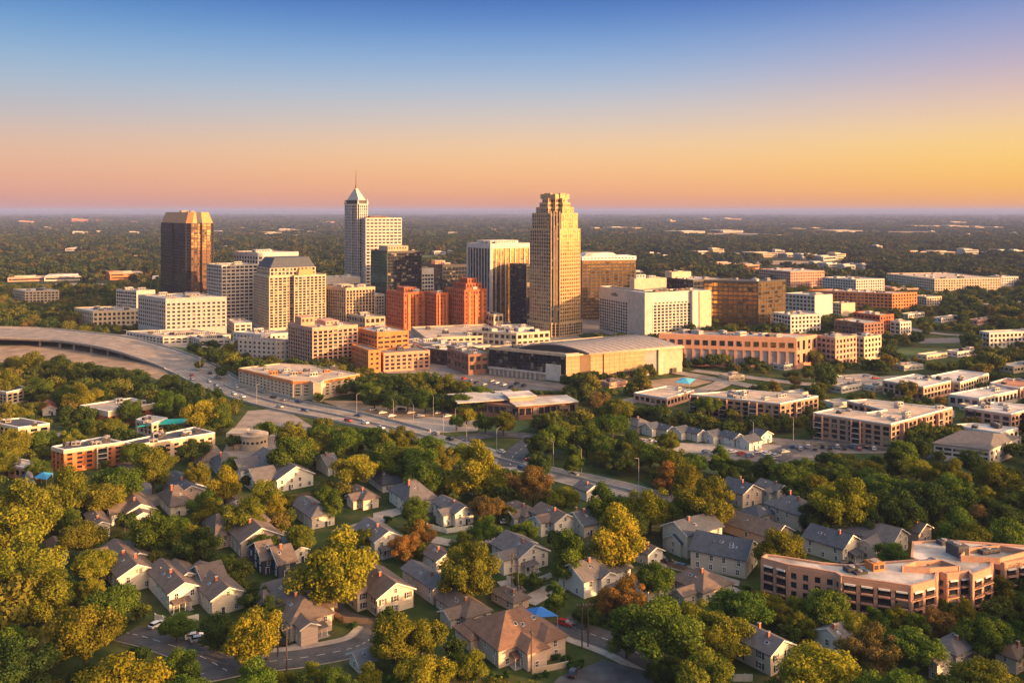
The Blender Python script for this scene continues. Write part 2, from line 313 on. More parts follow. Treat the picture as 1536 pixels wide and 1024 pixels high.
# ---- spire tower and its slab
def spire_tower():
    th = radians(36); yb = 462; c, w, l = rectpx(517.5, 537, 551, yb, th); h = hgt(yb, 306)
    root = thing('spire_tower', 'slender tower with pale pyramid cap and needle spire', 'skyscraper', (c[0], c[1], 0), th)
    n = 1.4; poly = [(n, 0), (w, 0), (w, l), (0, l), (0, l*.62), (-1.2, l*.62), (-1.2, l*.38), (0, l*.38), (0, n), (n, n)]
    wins = []
    block(root, poly, 0, h, S(36, 2.1, .66, .72, 2, 1.2, glass=gblue, d=.3), white, None, 0, wins=wins, rz=th, org=c)
    h1 = hgt(yb, 300); m = MB().mat(darkwall); m.box(1, w-1, 1, l-1, h, h1-1.6); m.mat(bronze); m.box(-.2, w+.2, -.2, l+.2, h, h+.6); m.mat(darkwall); m.box(.3, w-.3, .3, l-.3, h1-1.6, h1); m.obj('lantern', root)
    h2 = hgt(yb, 282); m = MB().mat(white); cx, cy = w/2, l/2
    m.hexa([(1.2, 1.2, h1), (w-1.2, 1.2, h1), (w-1.2, l-1.2, h1), (1.2, l-1.2, h1)], [(cx-1, cy-1, h2), (cx+1, cy-1, h2), (cx+1, cy+1, h2), (cx-1, cy+1, h2)]); m.obj('pyramid_roof', root)
    m = MB().mat(bronze); h3 = hgt(yb, 254); m.tube((cx, cy, h2-.3), (cx, cy, h2+3), 1.2, .7); m.tube((cx, cy, h2+2.9), (cx, cy, h3), .55, .12, 6); m.obj('spire', root)
    for (x, y) in ((0, 0), (w, 0), (0, l), (w, l)):
        m = MB().mat(white); m.hexa([(x-.8, y-.8, h), (x+.8, y-.8, h), (x+.8, y+.8, h), (x-.8, y+.8, h)], [(x-.1, y-.1, h+4.5), (x+.1, y-.1, h+4.5), (x+.1, y+.1, h+4.5), (x-.1, y+.1, h+4.5)]); m.obj('pinnacle', root)
    put_windows(wins, root)
    register(root['label'], [(c[0]+x*cos(th)-y*sin(th), c[1]+x*sin(th)+y*cos(th)) for x, y in ((0, 0), (w, 0), (w, l), (0, l))], h)
    RB('office_tower', 'white gridded slab attached to the right of the spire tower', 'skyscraper', 536, 549, 602, 464, 328, 20, S(27, 3.6, .68, .48, 2, .5, d=.4, glass=gblue), S(30, 2.4, .6, .6, 2, 1, glass=gblue), white, units=3, pent=[(.2, .7, .3, .8, 2.2, brownbrick)])
spire_tower()
# ---- dark green glass block
RB('office_building', 'dark green glass office block right of the spire tower', 'office building', 557, 581, 632, 478, 378, 30, S(20, 3.2, .93, .86, 1, 1.2, glass=gdark, span=darkwall), S(20, 2.8, .93, .9, 1, 1.2, glass=ggreen, span=darkwall), darkwall, roofd, units=2, pent=[(.12, .72, .2, .8, 4.5, tan)])
RB('office_building', 'white banded block with teal top floor before the green glass block', 'office building', 585, 624, 650, 474, 404, 28, S(11, 2.6, .7, .55, 1, 4.6, glass=gblue), S(11, 3.2, .8, .5, 1, 4.6, glass=gblue), white, roofw, units=5)
RB('office_building', 'low black glass block behind the red brick apartments', 'office building', 628, 664, 706, 462, 398, 25, S(10, 3.2, .9, .7, 1, 2, glass=gdark), S(10, 3.2, .9, .7, 1, 2, glass=gdark), darkwall, roofd, units=3, pent=[(.1, .45, .3, .7, 4, clay)])
RB('office_tower', 'white tower with tall dark window strips left of the golden tower', 'skyscraper', 702, 736, 800, 486, 367, 34, S(24, 4.6, .72, .9, 1, 3.2, glass=gsunlit, d=.8, span=darkwall, flush=False, endw=1.6), S(24, 4.6, .72, .9, 1, 3.2, glass=gblue, d=.8, span=darkwall, flush=False, endw=1.2), white, units=6, pent=[(.1, .75, .2, .8, 2.8, white)])  # right-hand strips carry the gold reflection in their glass colour
RB('office_building', 'slim black glass block wedged against the golden tower', 'office building', 766, 790, 800, 490, 398, 34, S(22, 3, .9, .7, 1, 1, glass=gdark), S(22, 3, .9, .6, 1, 1, glass=gdark), darkwall, roofd, units=0)
# ---- golden stepped tower
def golden_tower():
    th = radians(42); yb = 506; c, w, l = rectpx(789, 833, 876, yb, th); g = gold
    root = thing('stepped_tower', 'tallest golden stone tower with stepped notched crown', 'skyscraper', (c[0], c[1], 0), th)
    wins = []; cx, cy = w/2, l/2
    def cross(ins, n):
        a, b = ins, w-ins; e, f = ins, l-ins
        return [(a+n, e), (b-n, e), (b-n, e+n*.5), (b-n*.5, e+n*.5), (b-n*.5, e+n), (b, e+n), (b, f-n), (b-n, f-n), (b-n, f), (a+n, f), (a+n, f-n), (a, f-n), (a, e+n), (a+n*.5, e+n), (a+n*.5, e+n*.5), (a+n, e+n*.5)]
    tiers = [(0, hgt(yb, 486), -1.0, 4.0, 4), (hgt(yb, 486), hgt(yb, 345), 0, 4.5, 25), (hgt(yb, 345), hgt(yb, 321), .5, 6.0, 4), (hgt(yb, 321), hgt(yb, 312), 2.0, 7.2, 2), (hgt(yb, 312), hgt(yb, 305), 3.6, 7.6, 1), (hgt(yb, 305), hgt(yb, 298), 5.2, 7.2, 1)]
    for (z0, z1, ins, n, fl) in tiers:
        block(root, cross(ins, n), z0, z1, lambda r: S(fl, 2.3, .62, .62, .4, .7, glass=(gsunlit if r and z0+fl > 10 else gblue), d=.3, pier=gold), g, rooft, .6, wins=wins, rz=th, org=c)  # sunset reflection put into right-hand panes' tint, other panes blue
    z0 = hgt(yb, 298); z1 = hgt(yb, 290.5)
    m = MB().mat(g); a = 9.0
    m.box(a-1, w-a+1, a-1, l-a+1, z0, z1-1.2); m.box(a-1.5, a+2, a-1.5, a+2, z0, z1); m.box(w-a-2, w-a+1.5, a-1.5, a+2, z0, z1+.01); m.box(a-1.5, a+2, l-a-2, l-a+1.5, z0, z1+.02); m.box(w-a-2, w-a+1.5, l-a-2, l-a+1.5, z0, z1+.03)
    m.box(a+3, w-a-3, a-2, a+.5, z0, z1+.6); m.box(a-2, a+.5, a+3, l-a-3, z0, z1+.61); m.obj('crown', root)
    # glazed bay on the near corner, full height
    zz = hgt(yb, 318); m = MB().mat(gblue)
    m.prism([(-.1, 4.3), (4.3, -.1), (5.0, .6), (.6, 5.0)], 8, zz); m.obj('corner_glazing', root)
    for f in (0, .33, .66, 1): m = MB().mat(g); x, y = -.1+4.4*f, 4.3-4.4*f; m.box(x-.28, x+.28, y-.28, y+.28, 8, zz+.5); m.obj('corner_rib', root)
    put_windows(wins, root)
    register(root['label'], [(c[0]+x*cos(th)-y*sin(th), c[1]+x*sin(th)+y*cos(th)) for x, y in ((0, 0), (w, 0), (w, l), (0, l))], z0)
golden_tower()
RB('office_tower', 'bronze glass office slab right of the golden tower', 'skyscraper', 862, 874, 953, 480, 392, 14, S(17, 4.0, .90, .50, 1, .6, glass=ggold, span=darkwall, pier=bronze), None, bronze, roofw, units=2, pent=None)  # bright bands of reflected gold are part of the glass tint
def bronze_cap():
    th = radians(14); c, w, l = rectpx(862, 874, 953, 480, th); h = hgt(480, 392); root = thing('rooftop_plant_storey', 'white louvred plant storey on top of the bronze glass slab', 'roof structure', (c[0], c[1], h+.75), th)
    m = MB().mat(trim); m.box(-.6, w+.6, -.6, l+.6, 0, 3.2); m.mat(darkmetal)
    for i in range(int(w/3)): m.box(1+i*3, 2.6+i*3, -.65, -.5, 1.2, 2.1)
    m.obj('screen_wall', root); m = MB().mat(roofw); m.hexa([(2, 2, 3.2), (w*.7, 2, 3.2), (w*.7, l-2, 3.2), (2, l-2, 3.2)], [(5, 4, 6), (w*.6, 4, 6), (w*.6, l-4, 6), (5, l-4, 6)]); m.obj('roof_hood', root)
bronze_cap()
RB('office_building', 'pale windowless block with rooftop plant right of the bronze slab', 'office building', 945, 952, 999, 490, 419, 18, None, None, cream, roofw, units=4, pent=[(.1, .4, .3, .8, 3.4, white), (.5, .7, .2, .8, 2.4, pale)])
RB('office_building', 'small peach rooftop block beyond the pale windowless block', 'office building', 998, 1008, 1036, 480, 409, 20, None, None, cream, roofw, units=1)
# ---- white hotel slab with windowless corner
def hotel():
    th = radians(26); yb = 514
    label = 'white hotel slab with windowless bays before the dark glass block'
    c, w, l = rectpx(900, 968, 1061, yb, radians(26))
    root = thing('hotel', label, 'hotel', (c[0], c[1], 0), th); h = hgt(yb, 441); wins = []
    poly = [(0, 0), (w*.72, 0), (w*.72, -2.5), (w, -2.5), (w, 16), (w*.2, 16), (w*.2, l), (0, l)]
    sp = S(11, 3.1, .62, .62, 2, 8, glass=gblue)
    sl = S(11, 3.1, .62, .62, 2, 8, glass=gblue, skip=lambda i, n, k, fl: i > n*.62 and False)
    bl = None
    block(root, poly, 0, h, [sp, None, None, None, None, None, None, sl], white, roofd, .9, wins=wins, rz=th, org=c)
    m = MB().mat(pale); m.box(-.9, w*.10, -.7, l*.36, -.3, h+.5); m.obj('blank_bay', root)
    m = MB().mat(cream); m.box(w*.82, w+.8, -3.4, 16.5, -.3, h+.3); m.obj('blank_bay', root)
    m = MB().mat(darkmetal)
    for i in range(9): q = MB().mat(darkmetal); q.box(w*.14+i*(w*.55/9), w*.14+i*(w*.55/9)+1.8, -.40, -.28, h-7.2, h-6.2); q.obj('wall_vent', root)
    # dark lettering at the top of the left face
    m = MB().mat(darkmetal); y = l*.72
    for k, (dy, hh) in enumerate(((0, 1.8), (2.4, 2.4), (4.4, 2.4), (6.4, 1.8))): m.box(-.42, -.3, y-dy-1.5, y-dy, h-4.6, h-4.6+hh)
    m.obj('sign_lettering', root)
    for k in range(6): roof_unit(root, w*.25+k*w*.11, 6+2*(k % 3), h+.1, 0, 4, 3, 1.6, roofd if k % 2 else bronze)
    put_windows(wins, root); register(label, [(c[0]+x*cos(th)-y*sin(th), c[1]+x*sin(th)+y*cos(th)) for x, y in ((0, 0), (w, 0), (w, l), (0, l))], h)
hotel()
RB('office_building', 'black glass block with amber reflecting face right of the hotel', 'office building', 1056, 1137, 1178, 500, 423.5, 40, S(11, 3.4, .86, .60, 1, 1, glass=ggold, span=darkwall, pier=darkwall), S(11, 3.6, .90, .62, 1, 1, glass=ggold, span=darkwall, pier=darkwall), darkwall, roofd, units=4)  # dark glass painted with a gold reflection on both faces
RB('office_building', 'low dark glass wing behind the white hotel', 'office building', 990, 1040, 1090, 486, 421, 30, S(9, 3.4, .92, .85, 1, 1, glass=gdark), S(9, 3.4, .92, .85, 1, 1, glass=gdark), darkwall, roofw, units=6)
# ---- red brick apartments
def redblock(label, xl, xc, xr, yb, yt, steps):
    root, w, l, h = RB('brick_apartment_block', label, 'apartment block', xl, xc, xr, yb, yt, 32, S(9, 2.3, .42, .42, 2, 1, glass=gsoft), S(9, 2.6, .42, .42, 2, 1, glass=gsoft), brick, roofg, units=3)
    for (x0, x1, y0, y1, z) in steps:
        wins = []; block(root, [(w*x0, l*y0), (w*x1, l*y0), (w*x1, l*y1), (w*x0, l*y1)], h, h+z, S(max(1, int(z/3)), 2.4, .42, .5, .3, .5), brick, roofg, .5, wins=wins, rz=root.rotation_euler.z, org=(root.location.x, root.location.y), wallname='stair_tower'); put_windows(wins, root)
    for k in range(3):                            # projecting bays
        m = MB().mat(orangebrick); x = w*(.15+.3*k); m.box(x, x+w*.12, -1.1, 0, 0, h-1-2*(k % 2)); m.obj('projecting_bay', root)
redblock('left red brick apartment block with flat stepped top', 580, 606, 641, 496, 440, [(.2, .7, .3, .8, 3.2)])
redblock('narrow dark red brick block between two lit ones', 637, 655, 672, 498, 441, [])
redblock('tall red brick apartment block with stepped lit gable', 668, 697, 729, 500, 436, [(.15, .85, .1, .85, 4.5), (.3, .7, .2, .7, 8)])
# ---- left edge of downtown
RB('office_building', 'grey white six storey block below the dark glass tower', 'office building', 208, 249, 339, 506, 449, 22, S(7, 3.3, .5, .45, 5, 3, glass=gdark), S(7, 3.3, .6, .5, 5, 2, glass=gblue), dull, roofw, units=9, pent=[(.55, .8, .3, .7, 2.2, metal)])  # greyer wall colour imitates shade on the right-hand face
RB('office_building', 'striped grey block with blank pink side wall', 'office building', 175, 205, 232, 486, 437, 30, None, S(9, 3, .9, .5, 1, 1, mode='strip', glass=gdark), pale, roofw, units=4)
RB('office_building', 'long low beige building left of the grey white block', 'low building', 112, 140, 216, 492, 468, 20, S(3, 3.4, .5, .5, 1, 1), S(3, 3.4, .5, .5, 1, 1), cream, roofw, units=8)
RB('office_building', 'isolated cream office slab among trees at far left', 'office building', 20, 38, 88, 456, 437, 14, S(4, 3.4, .6, .5, 1, 1, mode='strip'), S(4, 3.4, .6, .5, 1, 1), cream, roofw, units=4)
# ---- in front of the towers
RB('apartment_block', 'tan gridded hotel with lit orange right face', 'hotel', 433, 469, 536, 553, 493, 32, S(9, 3.0, .6, .62, 2, 1.5, glass=gdark), S(9, 3.0, .62, .6, 2, 1.5, glass=gdark), clay, rooft, units=6, pent=[(.05, .35, .5, .9, 5.0, peach), (.5, .8, .3, .8, 2.6, clay)])
RB('office_building', 'orange brick office block right of the tan hotel', 'office building', 536, 566, 612, 552, 500, 30, S(6, 3.6, .8, .42, 2, 2, mode='strip'), S(6, 3.6, .8, .42, 2, 2, mode='strip'), orangebrick, roofw, units=7)
RB('office_building', 'low orange brick annex below the orange brick office block', 'office building', 528, 553, 570, 560, 527, 30, S(4, 3, .4, .4), S(4, 3, .4, .4), orangebrick, roofg, units=3)
RB('apartment_block', 'long low brownish apartment row right of the brick annex', 'apartment block', 556, 576, 644, 558, 531, 22, S(4, 3.2, .55, .55), S(4, 3.2, .55, .55), peach, roofg, units=5)
RB('office_building', 'low white block with small windows behind roadside trees', 'office building', 358, 414, 434, 542, 512, 30, S(4, 3.2, .3, .4), S(4, 3.4, .4, .4), pale, roofd, units=3)
RB('office_building', 'white block with dark flat roof left of the tan hotel', 'office building', 350, 392, 436, 530, 503, 30, S(4, 3.2, .4, .45), S(4, 3.2, .4, .45), white, roofw, units=5)
def curved_office():
    label = 'long cream office building with orange roofline beside the highway'; h = 8.5
    pts = [(359, 553), (440, 572), (466, 572), (471, 575), (481, 575), (486, 571), (538, 562), (470, 549), (420, 546)]
    w = [G(x, y, h) for x, y in pts]; c = w[1]
    root = thing('office_building', label, 'office building', (c[0], c[1], 0)); poly = [(x-c[0], y-c[1]) for x, y in w]; wins = []
    sp = S(4, 3.4, .45, .42, 1, 1.6, glass=gdark)
    block(root, poly, 0, h, [sp, sp, None, None, None, sp, None, None, None], cream, rooft, .5, wins=wins, org=c)
    m = MB().mat(orangebrick)
    for i in (0, 1, 5):
        p0, p1 = poly[i], poly[i+1]; L = hypot(p1[0]-p0[0], p1[1]-p0[1]); t = ((p1[0]-p0[0])/L, (p1[1]-p0[1])/L); m.wbox(p0, t, (t[1], -t[0]), 0, L, .3, .9, h-.9, h+.2)
    m.obj('cornice', root); put_windows(wins, root)
    for k in range(12): x, y = G(400+k*10, 555+(k*7 % 10), h); roof_unit(root, x-c[0], y-c[1], h+.1, .4, (3, 4, 2)[k % 3], 3, (1.2, 2, .9)[k % 3], (grey, orangebrick, roofd, white)[k % 4])
    register(label, w, h)
curved_office()
# ---- convention centre
def convention():
    label = 'convention centre with curved metal roof and golden right wall'; h = 14.5
    A, B, D_, E_, = G(735, 521, h), G(848, 532, h), G(1022, 519, h), G(905, 506, h)
    c = B; root = thing('convention_centre', label, 'convention centre', (c[0], c[1], 0)); L = lambda p: (p[0]-c[0], p[1]-c[1])
    poly = [L(A), L(B), L(D_), L(E_)]; wins = []
    block(root, poly, 0, h, [S(5, 2.6, .92, .92, 4, 1, glass=gdark, pier=darkmetal, span=darkmetal, d=.4), None, None, None], beige, roofg, .6, wins=wins, org=c)
    put_windows(wins, root)
    # right wall panels: stone with darker bays
    def along(p, q, t): return (p[0]+(q[0]-p[0])*t, p[1]+(q[1]-p[1])*t)
    p0, p1 = poly[1], poly[2]; Lr = hypot(p1[0]-p0[0], p1[1]-p0[1]); t = ((p1[0]-p0[0])/Lr, (p1[1]-p0[1])/Lr); n = (t[1], -t[0])
    for (a, b, d, m_, nm) in ((.0, .11, .9, gold, 'stone_panel'), (.11, .20, .7, bronze, 'timber_screen'), (.20, .30, .9, gold, 'stone_panel'), (.31, .66, 1.3, gold, 'stone_panel'), (.66, .78, .6, grey, 'recessed_wall'), (.78, .82, 1.6, cream, 'stone_panel')):
        m = MB().mat(m_); m.wbox(p0, t, n, a*Lr, b*Lr, .31, d, -.2, h-.6)
        m.mat(beige)
        if m_ in (gold,):
            for k in range(1, 7): m.mat(bronze); m.wbox(p0, t, n, a*Lr, b*Lr, d-.02, d+.04, h*k/7, h*k/7+.14)
            for k in range(1, int((b-a)*Lr/3.2)): u = a*Lr+k*3.2; m.wbox(p0, t, n, u, u+.12, d-.02, d+.046, 0, h-.6)
        m.obj(nm, root)
    m = MB().mat(cream); m.wbox(p0, t, n, -.5, Lr+.5, .2, 2.2, h-.6, h+.3); m.obj('eaves', root)
    for u in (.06, .25, .36, .42, .55, .61, .9): m = MB().mat(darkmetal); m.wbox(p0, t, n, u*Lr, u*Lr+3.2, .5, 1.5, 0, 2.9); m.obj('door', root)
    m = MB().mat(darkwall); m.wbox(p0, t, n, .42*Lr, .56*Lr, 1.2, 3.2, 3.1, 3.6); m.obj('door_canopy', root)
    # white screen on the glass wall
    p0a, p1a = poly[0], poly[1]; La = hypot(p1a[0]-p0a[0], p1a[1]-p0a[1]); ta = ((p1a[0]-p0a[0])/La, (p1a[1]-p0a[1])/La); na = (ta[1], -ta[0])
    m = MB().mat(white); m.wbox(p0a, ta, na, La*.76, La*.95, .6, .9, .5, 9); m.mat(MATS['grey_concrete'])
    for k in range(7): m.wbox(p0a, ta, na, La*(.86+.012*(k % 4)), La*(.875+.012*(k % 4)), .88, .93, 5+.7*k, 5.35+.7*k)
    m.obj('mural_screen', root)
    m = MB().mat(pale); m.wbox(p0a, ta, na, -.4, La*.76, .2, 1.6, 3.2, 4.2)
    for k in range(12): m.wbox(p0a, ta, na, La*.06*k+.5, La*.06*k+1.5, .4, 1.3, -.2, 3.3)
    m.obj('colonnade', root)
    # shallow vaulted metal roof
    q = [G(776, 520, h+1), G(884, 529, h+1), G(1016, 517, h+1), G(912, 506, h+1)]; q = [L(p) for p in q]
    m = MB().mat(metal); K = 18; v = []
    for i in range(K+1):
        f = i/K; z = h+1.0+9.0*sin(pi*f)**.9*.8; a = along(q[0], q[1], 1-f) if False else along(q[0], q[3], 0)
    # arch runs across the short side, ridge along the right wall
    rows = []
    for i in range(K+1):
        f = i/K; z = h+.6+3.4*(1-(2*f-1)**2); rows.append((along(q[0], q[1], f), along(q[3], q[2], f), z))
    for i in range(K):
        (a, b, z), (a2, b2, z2) = rows[i], rows[i+1]
        m.hexa([(a[0], a[1], z-.5), (a2[0], a2[1], z2-.5), (b2[0], b2[1], z2-.5), (b[0], b[1], z-.5)], [(a[0], a[1], z), (a2[0], a2[1], z2), (b2[0], b2[1], z2), (b[0], b[1], z)])
        m.mat(dull)
        dx, dy = (b[0]-a[0])/14, (b[1]-a[1])/14
        for r_ in range(15):
            e0, e1 = (a[0]+dx*r_, a[1]+dy*r_), (a2[0]+dx*r_, a2[1]+dy*r_); m.hexa([(e0[0], e0[1], z), (e1[0], e1[1], z2), (e1[0]+.3, e1[1]+.05, z2), (e0[0]+.3, e0[1]+.05, z)], [(e0[0], e0[1], z+.3), (e1[0], e1[1], z2+.3), (e1[0]+.3, e1[1]+.05, z2+.3), (e0[0]+.3, e0[1]+.05, z+.3)])
        m.mat(metal)
    m.obj('vaulted_roof', root)
    m = MB().mat(darkwall)
    for i in range(1, K):
        a, b, z = rows[i]; a2, _, z2 = rows[i-1]
        m.face([(a2[0]-.2, a2[1]+.4, h), (a[0]-.2, a[1]+.4, h), (a[0]-.2, a[1]+.4, z-.4), (a2[0]-.2, a2[1]+.4, z2-.4)]); m.face([(b[0], b[1], h), (rows[i-1][1][0], rows[i-1][1][1], h), (rows[i-1][1][0], rows[i-1][1][1], z2-.4), (b[0], b[1], z-.4)])
    m.obj('clerestory', root)
    for k in range(8): x, y = L(G(760+k*14, 516+(k*5 % 6), h)); roof_unit(root, x, y, h+.1, .3, 4, 3, 1.4, (grey, roofd, white)[k % 3])
    register(label, [A, B, D_, E_], h)
    RB('convention_annex', 'low golden annex at the right end of the convention centre', 'low building', 1000, 1012, 1023, 552, 527, 20, S(2, 5, .5, .5, 2, 1), None, gold, roofg, units=2)
convention()
LOW = [ # low flat complex in the centre
 ('white flat roofed hall crowded with rooftop machinery', 585, 690, 735, 540, 521, 20, pale, roofw, 14), ('brown walled hall with grey roof left of convention centre', 672, 703, 741, 562, 533, 24, brownbrick, roofg, 6),
 ('dark curved hall behind the brown walled hall', 620, 668, 700, 548, 527, 24, darkwall, roofw, 6), ('cream deck building with long golden parapet', 618, 640, 760, 524, 508, 16, cream, rooft, 8),
 ('white low office with golden lit end before the golden tower', 700, 775, 824, 524, 501, 26, cream, roofw, 10), ('pale cube building beside the white strip window tower', 726, 741, 754, 500, 473, 30, cream, roofw, 1),
 ('tan low block with dark rooftop box by the brick annex', 452, 470, 512, 498, 488, 24, cream, rooft, 5), ('small tan block before the beige stepped block', 524, 548, 577, 500, 477, 26, tan, rooft, 5),
 ('white plant room cube by the roadside', 343, 352, 377, 500, 486, 20, white, roofw, 1), ('long white low terrace under the grey white block', 190, 245, 345, 518, 506, 14, white, rooft, 10),
 ('flat grey depot roof near the flyover', 282, 300, 345, 522, 510, 10, pale, roofw, 5), ('pale strip building at downtown foot', 740, 752, 800, 508, 494, 18, white, roofw, 4)]
for (lb, xl, xc, xr, yb, yt, th, m, rf, u) in LOW:
    RB('low_building', lb, 'low building', xl, xc, xr, yb, yt, th, S(2, 4, .6, .5, .8, .8), S(2, 4, .6, .5, .8, .8), m, rf, units=u, seed=lb)
# ---- peach long hall
hall_glass = glassmat('hall_glass', (.42, .42, .48), (.20, .20, .22), .25)
RB('long_hall', 'long peach hall with tall pale window bays', 'hall', 990, 1193, 1225, 554, 508, 38, S(2, 5.5, .4, .6, 1, 1.5, glass=gdark), S(1, 4.6, .66, .95, 1, 7.4, glass=hall_glass, d=.7), peach, roofw, units=12)
def hall_top():
    root = [o for o in bpy.data.objects if o.name.startswith('long_hall')][0]; c, w, l = rectpx(990, 1193, 1225, 554, radians(38)); h = hgt(554, 508)
    wf = [b for b in REG if 'long peach hall' in b['label']][0]['poly']; p3, p0 = wf[3], wf[0]; th = radians(38); ca, sa = cos(-th), sin(-th)
    q = lambda p: ((p[0]-c[0])*ca-(p[1]-c[1])*sa, (p[0]-c[0])*sa+(p[1]-c[1])*ca)
    a, b_ = q(p3), q(p0); L = hypot(b_[0]-a[0], b_[1]-a[1]); t = ((b_[0]-a[0])/L, (b_[1]-a[1])/L); n = (t[1], -t[0]); nb = round(L/4.6); bw = L/nb
    for k in range(nb):
        m = MB().mat(gdark if k < nb-6 else ggold); m.box(-bw*.30, bw*.30, -.06, .06, -1.5, 1.5); u = (k+.5)*bw
        o = m.obj('upper_window', root, (a[0]+t[0]*u+n[0]*.75, a[1]+t[1]*u+n[1]*.75, h-3.8)); o.rotation_euler = (0, 0, atan2(t[1], t[0]))
hall_top()
for a in [
 ('peach apartment block attached right of the long hall', 1226, 1253, 1284, 552, 508, 34, clay, 5), ('cream apartment block with lit right face beyond the hall', 1270, 1296, 1321, 541, 507, 34, cream, 5),
 ('white parking deck with golden end wall', 1178, 1222, 1248, 482, 444, 30, white, 3), ('open white parking deck behind the long hall', 1160, 1186, 1230, 508, 474, 20, white, 4),
 ('brown office block with white floor bands', 1252, 1296, 1325, 512, 486, 30, brownbrick, 3), ('dark red brick block with sloping roof behind banded office', 1280, 1320, 1340, 502, 474, 30, brick, 2),
 ('small white striped block right of the dark red brick', 1336, 1350, 1366, 504, 484, 28, white, 2), ('small tan parking deck behind golden end wall', 1247, 1262, 1282, 474, 456, 24, cream, 2),
 ('long brown brick building among trees', 1212, 1338, 1375, 468, 441, 24, orangebrick, 9), ('pair of cream slabs right of long brown building', 1372, 1390, 1412, 460, 446, 20, cream, 2),
 ('white office slab with rows of small windows, far right', 1234, 1284, 1326, 443, 420, 20, white, 5), ('peach brick apartments on far side of downtown', 1140, 1186, 1236, 436, 408, 20, clay, 7),
 ('very long white terraced building near right edge', 1330, 1402, 1500, 441, 419, 10, cream, 12), ('white stair block at end of the terraced building', 1484, 1502, 1527, 434, 416, 16, white, 2),
 ('white clinic building at the right edge', 1470, 1484, 1556, 524, 500, 14, white, 6)]:
    lb, xl, xc, xr, yb, yt, th, m, u = a; fl = max(2, round(hgt(yb, yt)/3.3))
    st = 'strip' if ('parking' in lb or 'bands' in lb) else 'cell'
    RB('apartment_block' if 'apartment' in lb else 'office_building', lb, 'apartment block' if 'apartment' in lb else 'building', xl, xc, xr, yb, yt, th, None if 'golden end' in lb else S(fl, 3.2, .5, .5, .8, .8, mode=st, glass=gdark), S(fl, 3.2, .6, .5, .8, .8, mode=st, glass=gdark), m, rooft if m is cream else roofw, units=u)
# ---- right middle distance
LAST = []
def cornice(d_, m_):
    root, poly, h = LAST[-1]; m = MB().mat(m_)
    for i in range(len(poly)):
        p0, p1 = poly[i], poly[(i+1) % len(poly)]; L = hypot(p1[0]-p0[0], p1[1]-p0[1]); t = ((p1[0]-p0[0])/L, (p1[1]-p0[1])/L); m.wbox(p0, t, (t[1], -t[0]), -.42, L+.42, .3, .44, h-d_, h+.3+.002*i)
    m.obj('cornice', root)
def flats(label, pts, h, wallA, wallB, roof, fl, near, units=10, balc=True, name='apartment_block', cat='apartment block', sp=None):
    """flat roofed block given by its roof outline; near = index of the nearest corner"""
    w = [G(x, y, h) for x, y in pts]
    ar = sum(w[i][0]*w[(i+1) % len(w)][1]-w[(i+1) % len(w)][0]*w[i][1] for i in range(len(w)))
    c = w[near]; root = thing(name, label, cat, (c[0], c[1], 0)); poly = [(x-c[0], y-c[1]) for x, y in w]
    if ar < 0: poly = poly[::-1]; w = w[::-1]
    wins = []; sps = []
    for i in range(len(poly)):
        sps.append(sp or S(fl, 3.1, .58, .62, .5, .9, glass=gdark))
    block(root, poly, 0, h, sps, wallA, roof, .5, wins=wins, org=c, cap=trim); put_windows(wins, root)
    if balc:
        m = MB()
        for i in range(len(poly)):
            p0, p1 = poly[i], poly[(i+1) % len(poly)]; L = hypot(p1[0]-p0[0], p1[1]-p0[1])
            if L < 10: continue
            t = ((p1[0]-p0[0])/L, (p1[1]-p0[1])/L); n = (t[1], -t[0])
            if n[1] > .3: continue
            k = int(L/6.4)
            for j in range(k):
                if (j+i) % 2 == 0:
                    bb = MB().mat(gdark); bb.wbox(p0, t, n, L*(j+.25)/k-1.3, L*(j+.25)/k+1.6, .3, .5, 0, h-.9); bb.mat(wallB); bb.wbox(p0, t, n, L*(j+.25)/k-1.7, L*(j+.25)/k-1.3, .3, 1.6, 0, h-.25); bb.wbox(p0, t, n, L*(j+.25)/k+1.6, L*(j+.25)/k+2.0, .3, 1.6, 0, h-.26)
                    for q in range(fl): zq = .5+q*(h-1.4)/fl; bb.mat(trim); bb.wbox(p0, t, n, L*(j+.25)/k-1.3, L*(j+.25)/k+1.6, .3, 1.55, zq-.1, zq+.12); bb.mat(darkmetal); bb.wbox(p0, t, n, L*(j+.25)/k-1.3, L*(j+.25)/k+1.6, 1.46, 1.52, zq+.12, zq+.95)
                    bb.obj('balcony_bay', root)
    rnd = random.Random(label); xs = [p[0] for p in poly]; ys = [p[1] for p in poly]; k = 0
    while k < units:
        x, y = rnd.uniform(min(xs), max(xs)), rnd.uniform(min(ys), max(ys)); k += .25
        if inside(x, y, poly) and not inside(x, y, [(p[0]*.999, p[1]) for p in poly], 2.5) or inside(x, y, poly) and all(hypot(x-p[0], y-p[1]) > 4 for p in poly): roof_unit(root, x, y, h+.1, rnd.random(), rnd.choice((2, 3)), 2, rnd.choice((.8, 1.2, 1.6)), rnd.choice((grey, white, roofd))); k += .75
    register(label, w, h); LAST.append((root, poly, h)); return root
flats('brown banded apartment block with cream lit corner, right middle', [(1036, 592), (1170, 606), (1226, 595), (1118, 586)], 9, tanbrick, clay, rooft, 4, 1, 14)
flats('larger apartment block with courtyard and bare cream corner wall', [(1221, 620), (1336, 637), (1427, 612), (1390, 610), (1300, 600), (1272, 602), (1330, 616), (1300, 620), (1250, 614)], 9.5, tanbrick, clay, rooft, 4, 1, 18)
flats('dark balconied apartment block at right edge', [(1448, 612), (1516, 622), (1560, 610), (1490, 604)], 8, clay, darkwall, roofw, 3, 1, 8)
flats('flat topped commercial block with white roof at right', [(1325, 571), (1385, 581), (1425, 572), (1372, 562)], 6.5, clay, clay, roofw, 2, 1, 6, False)
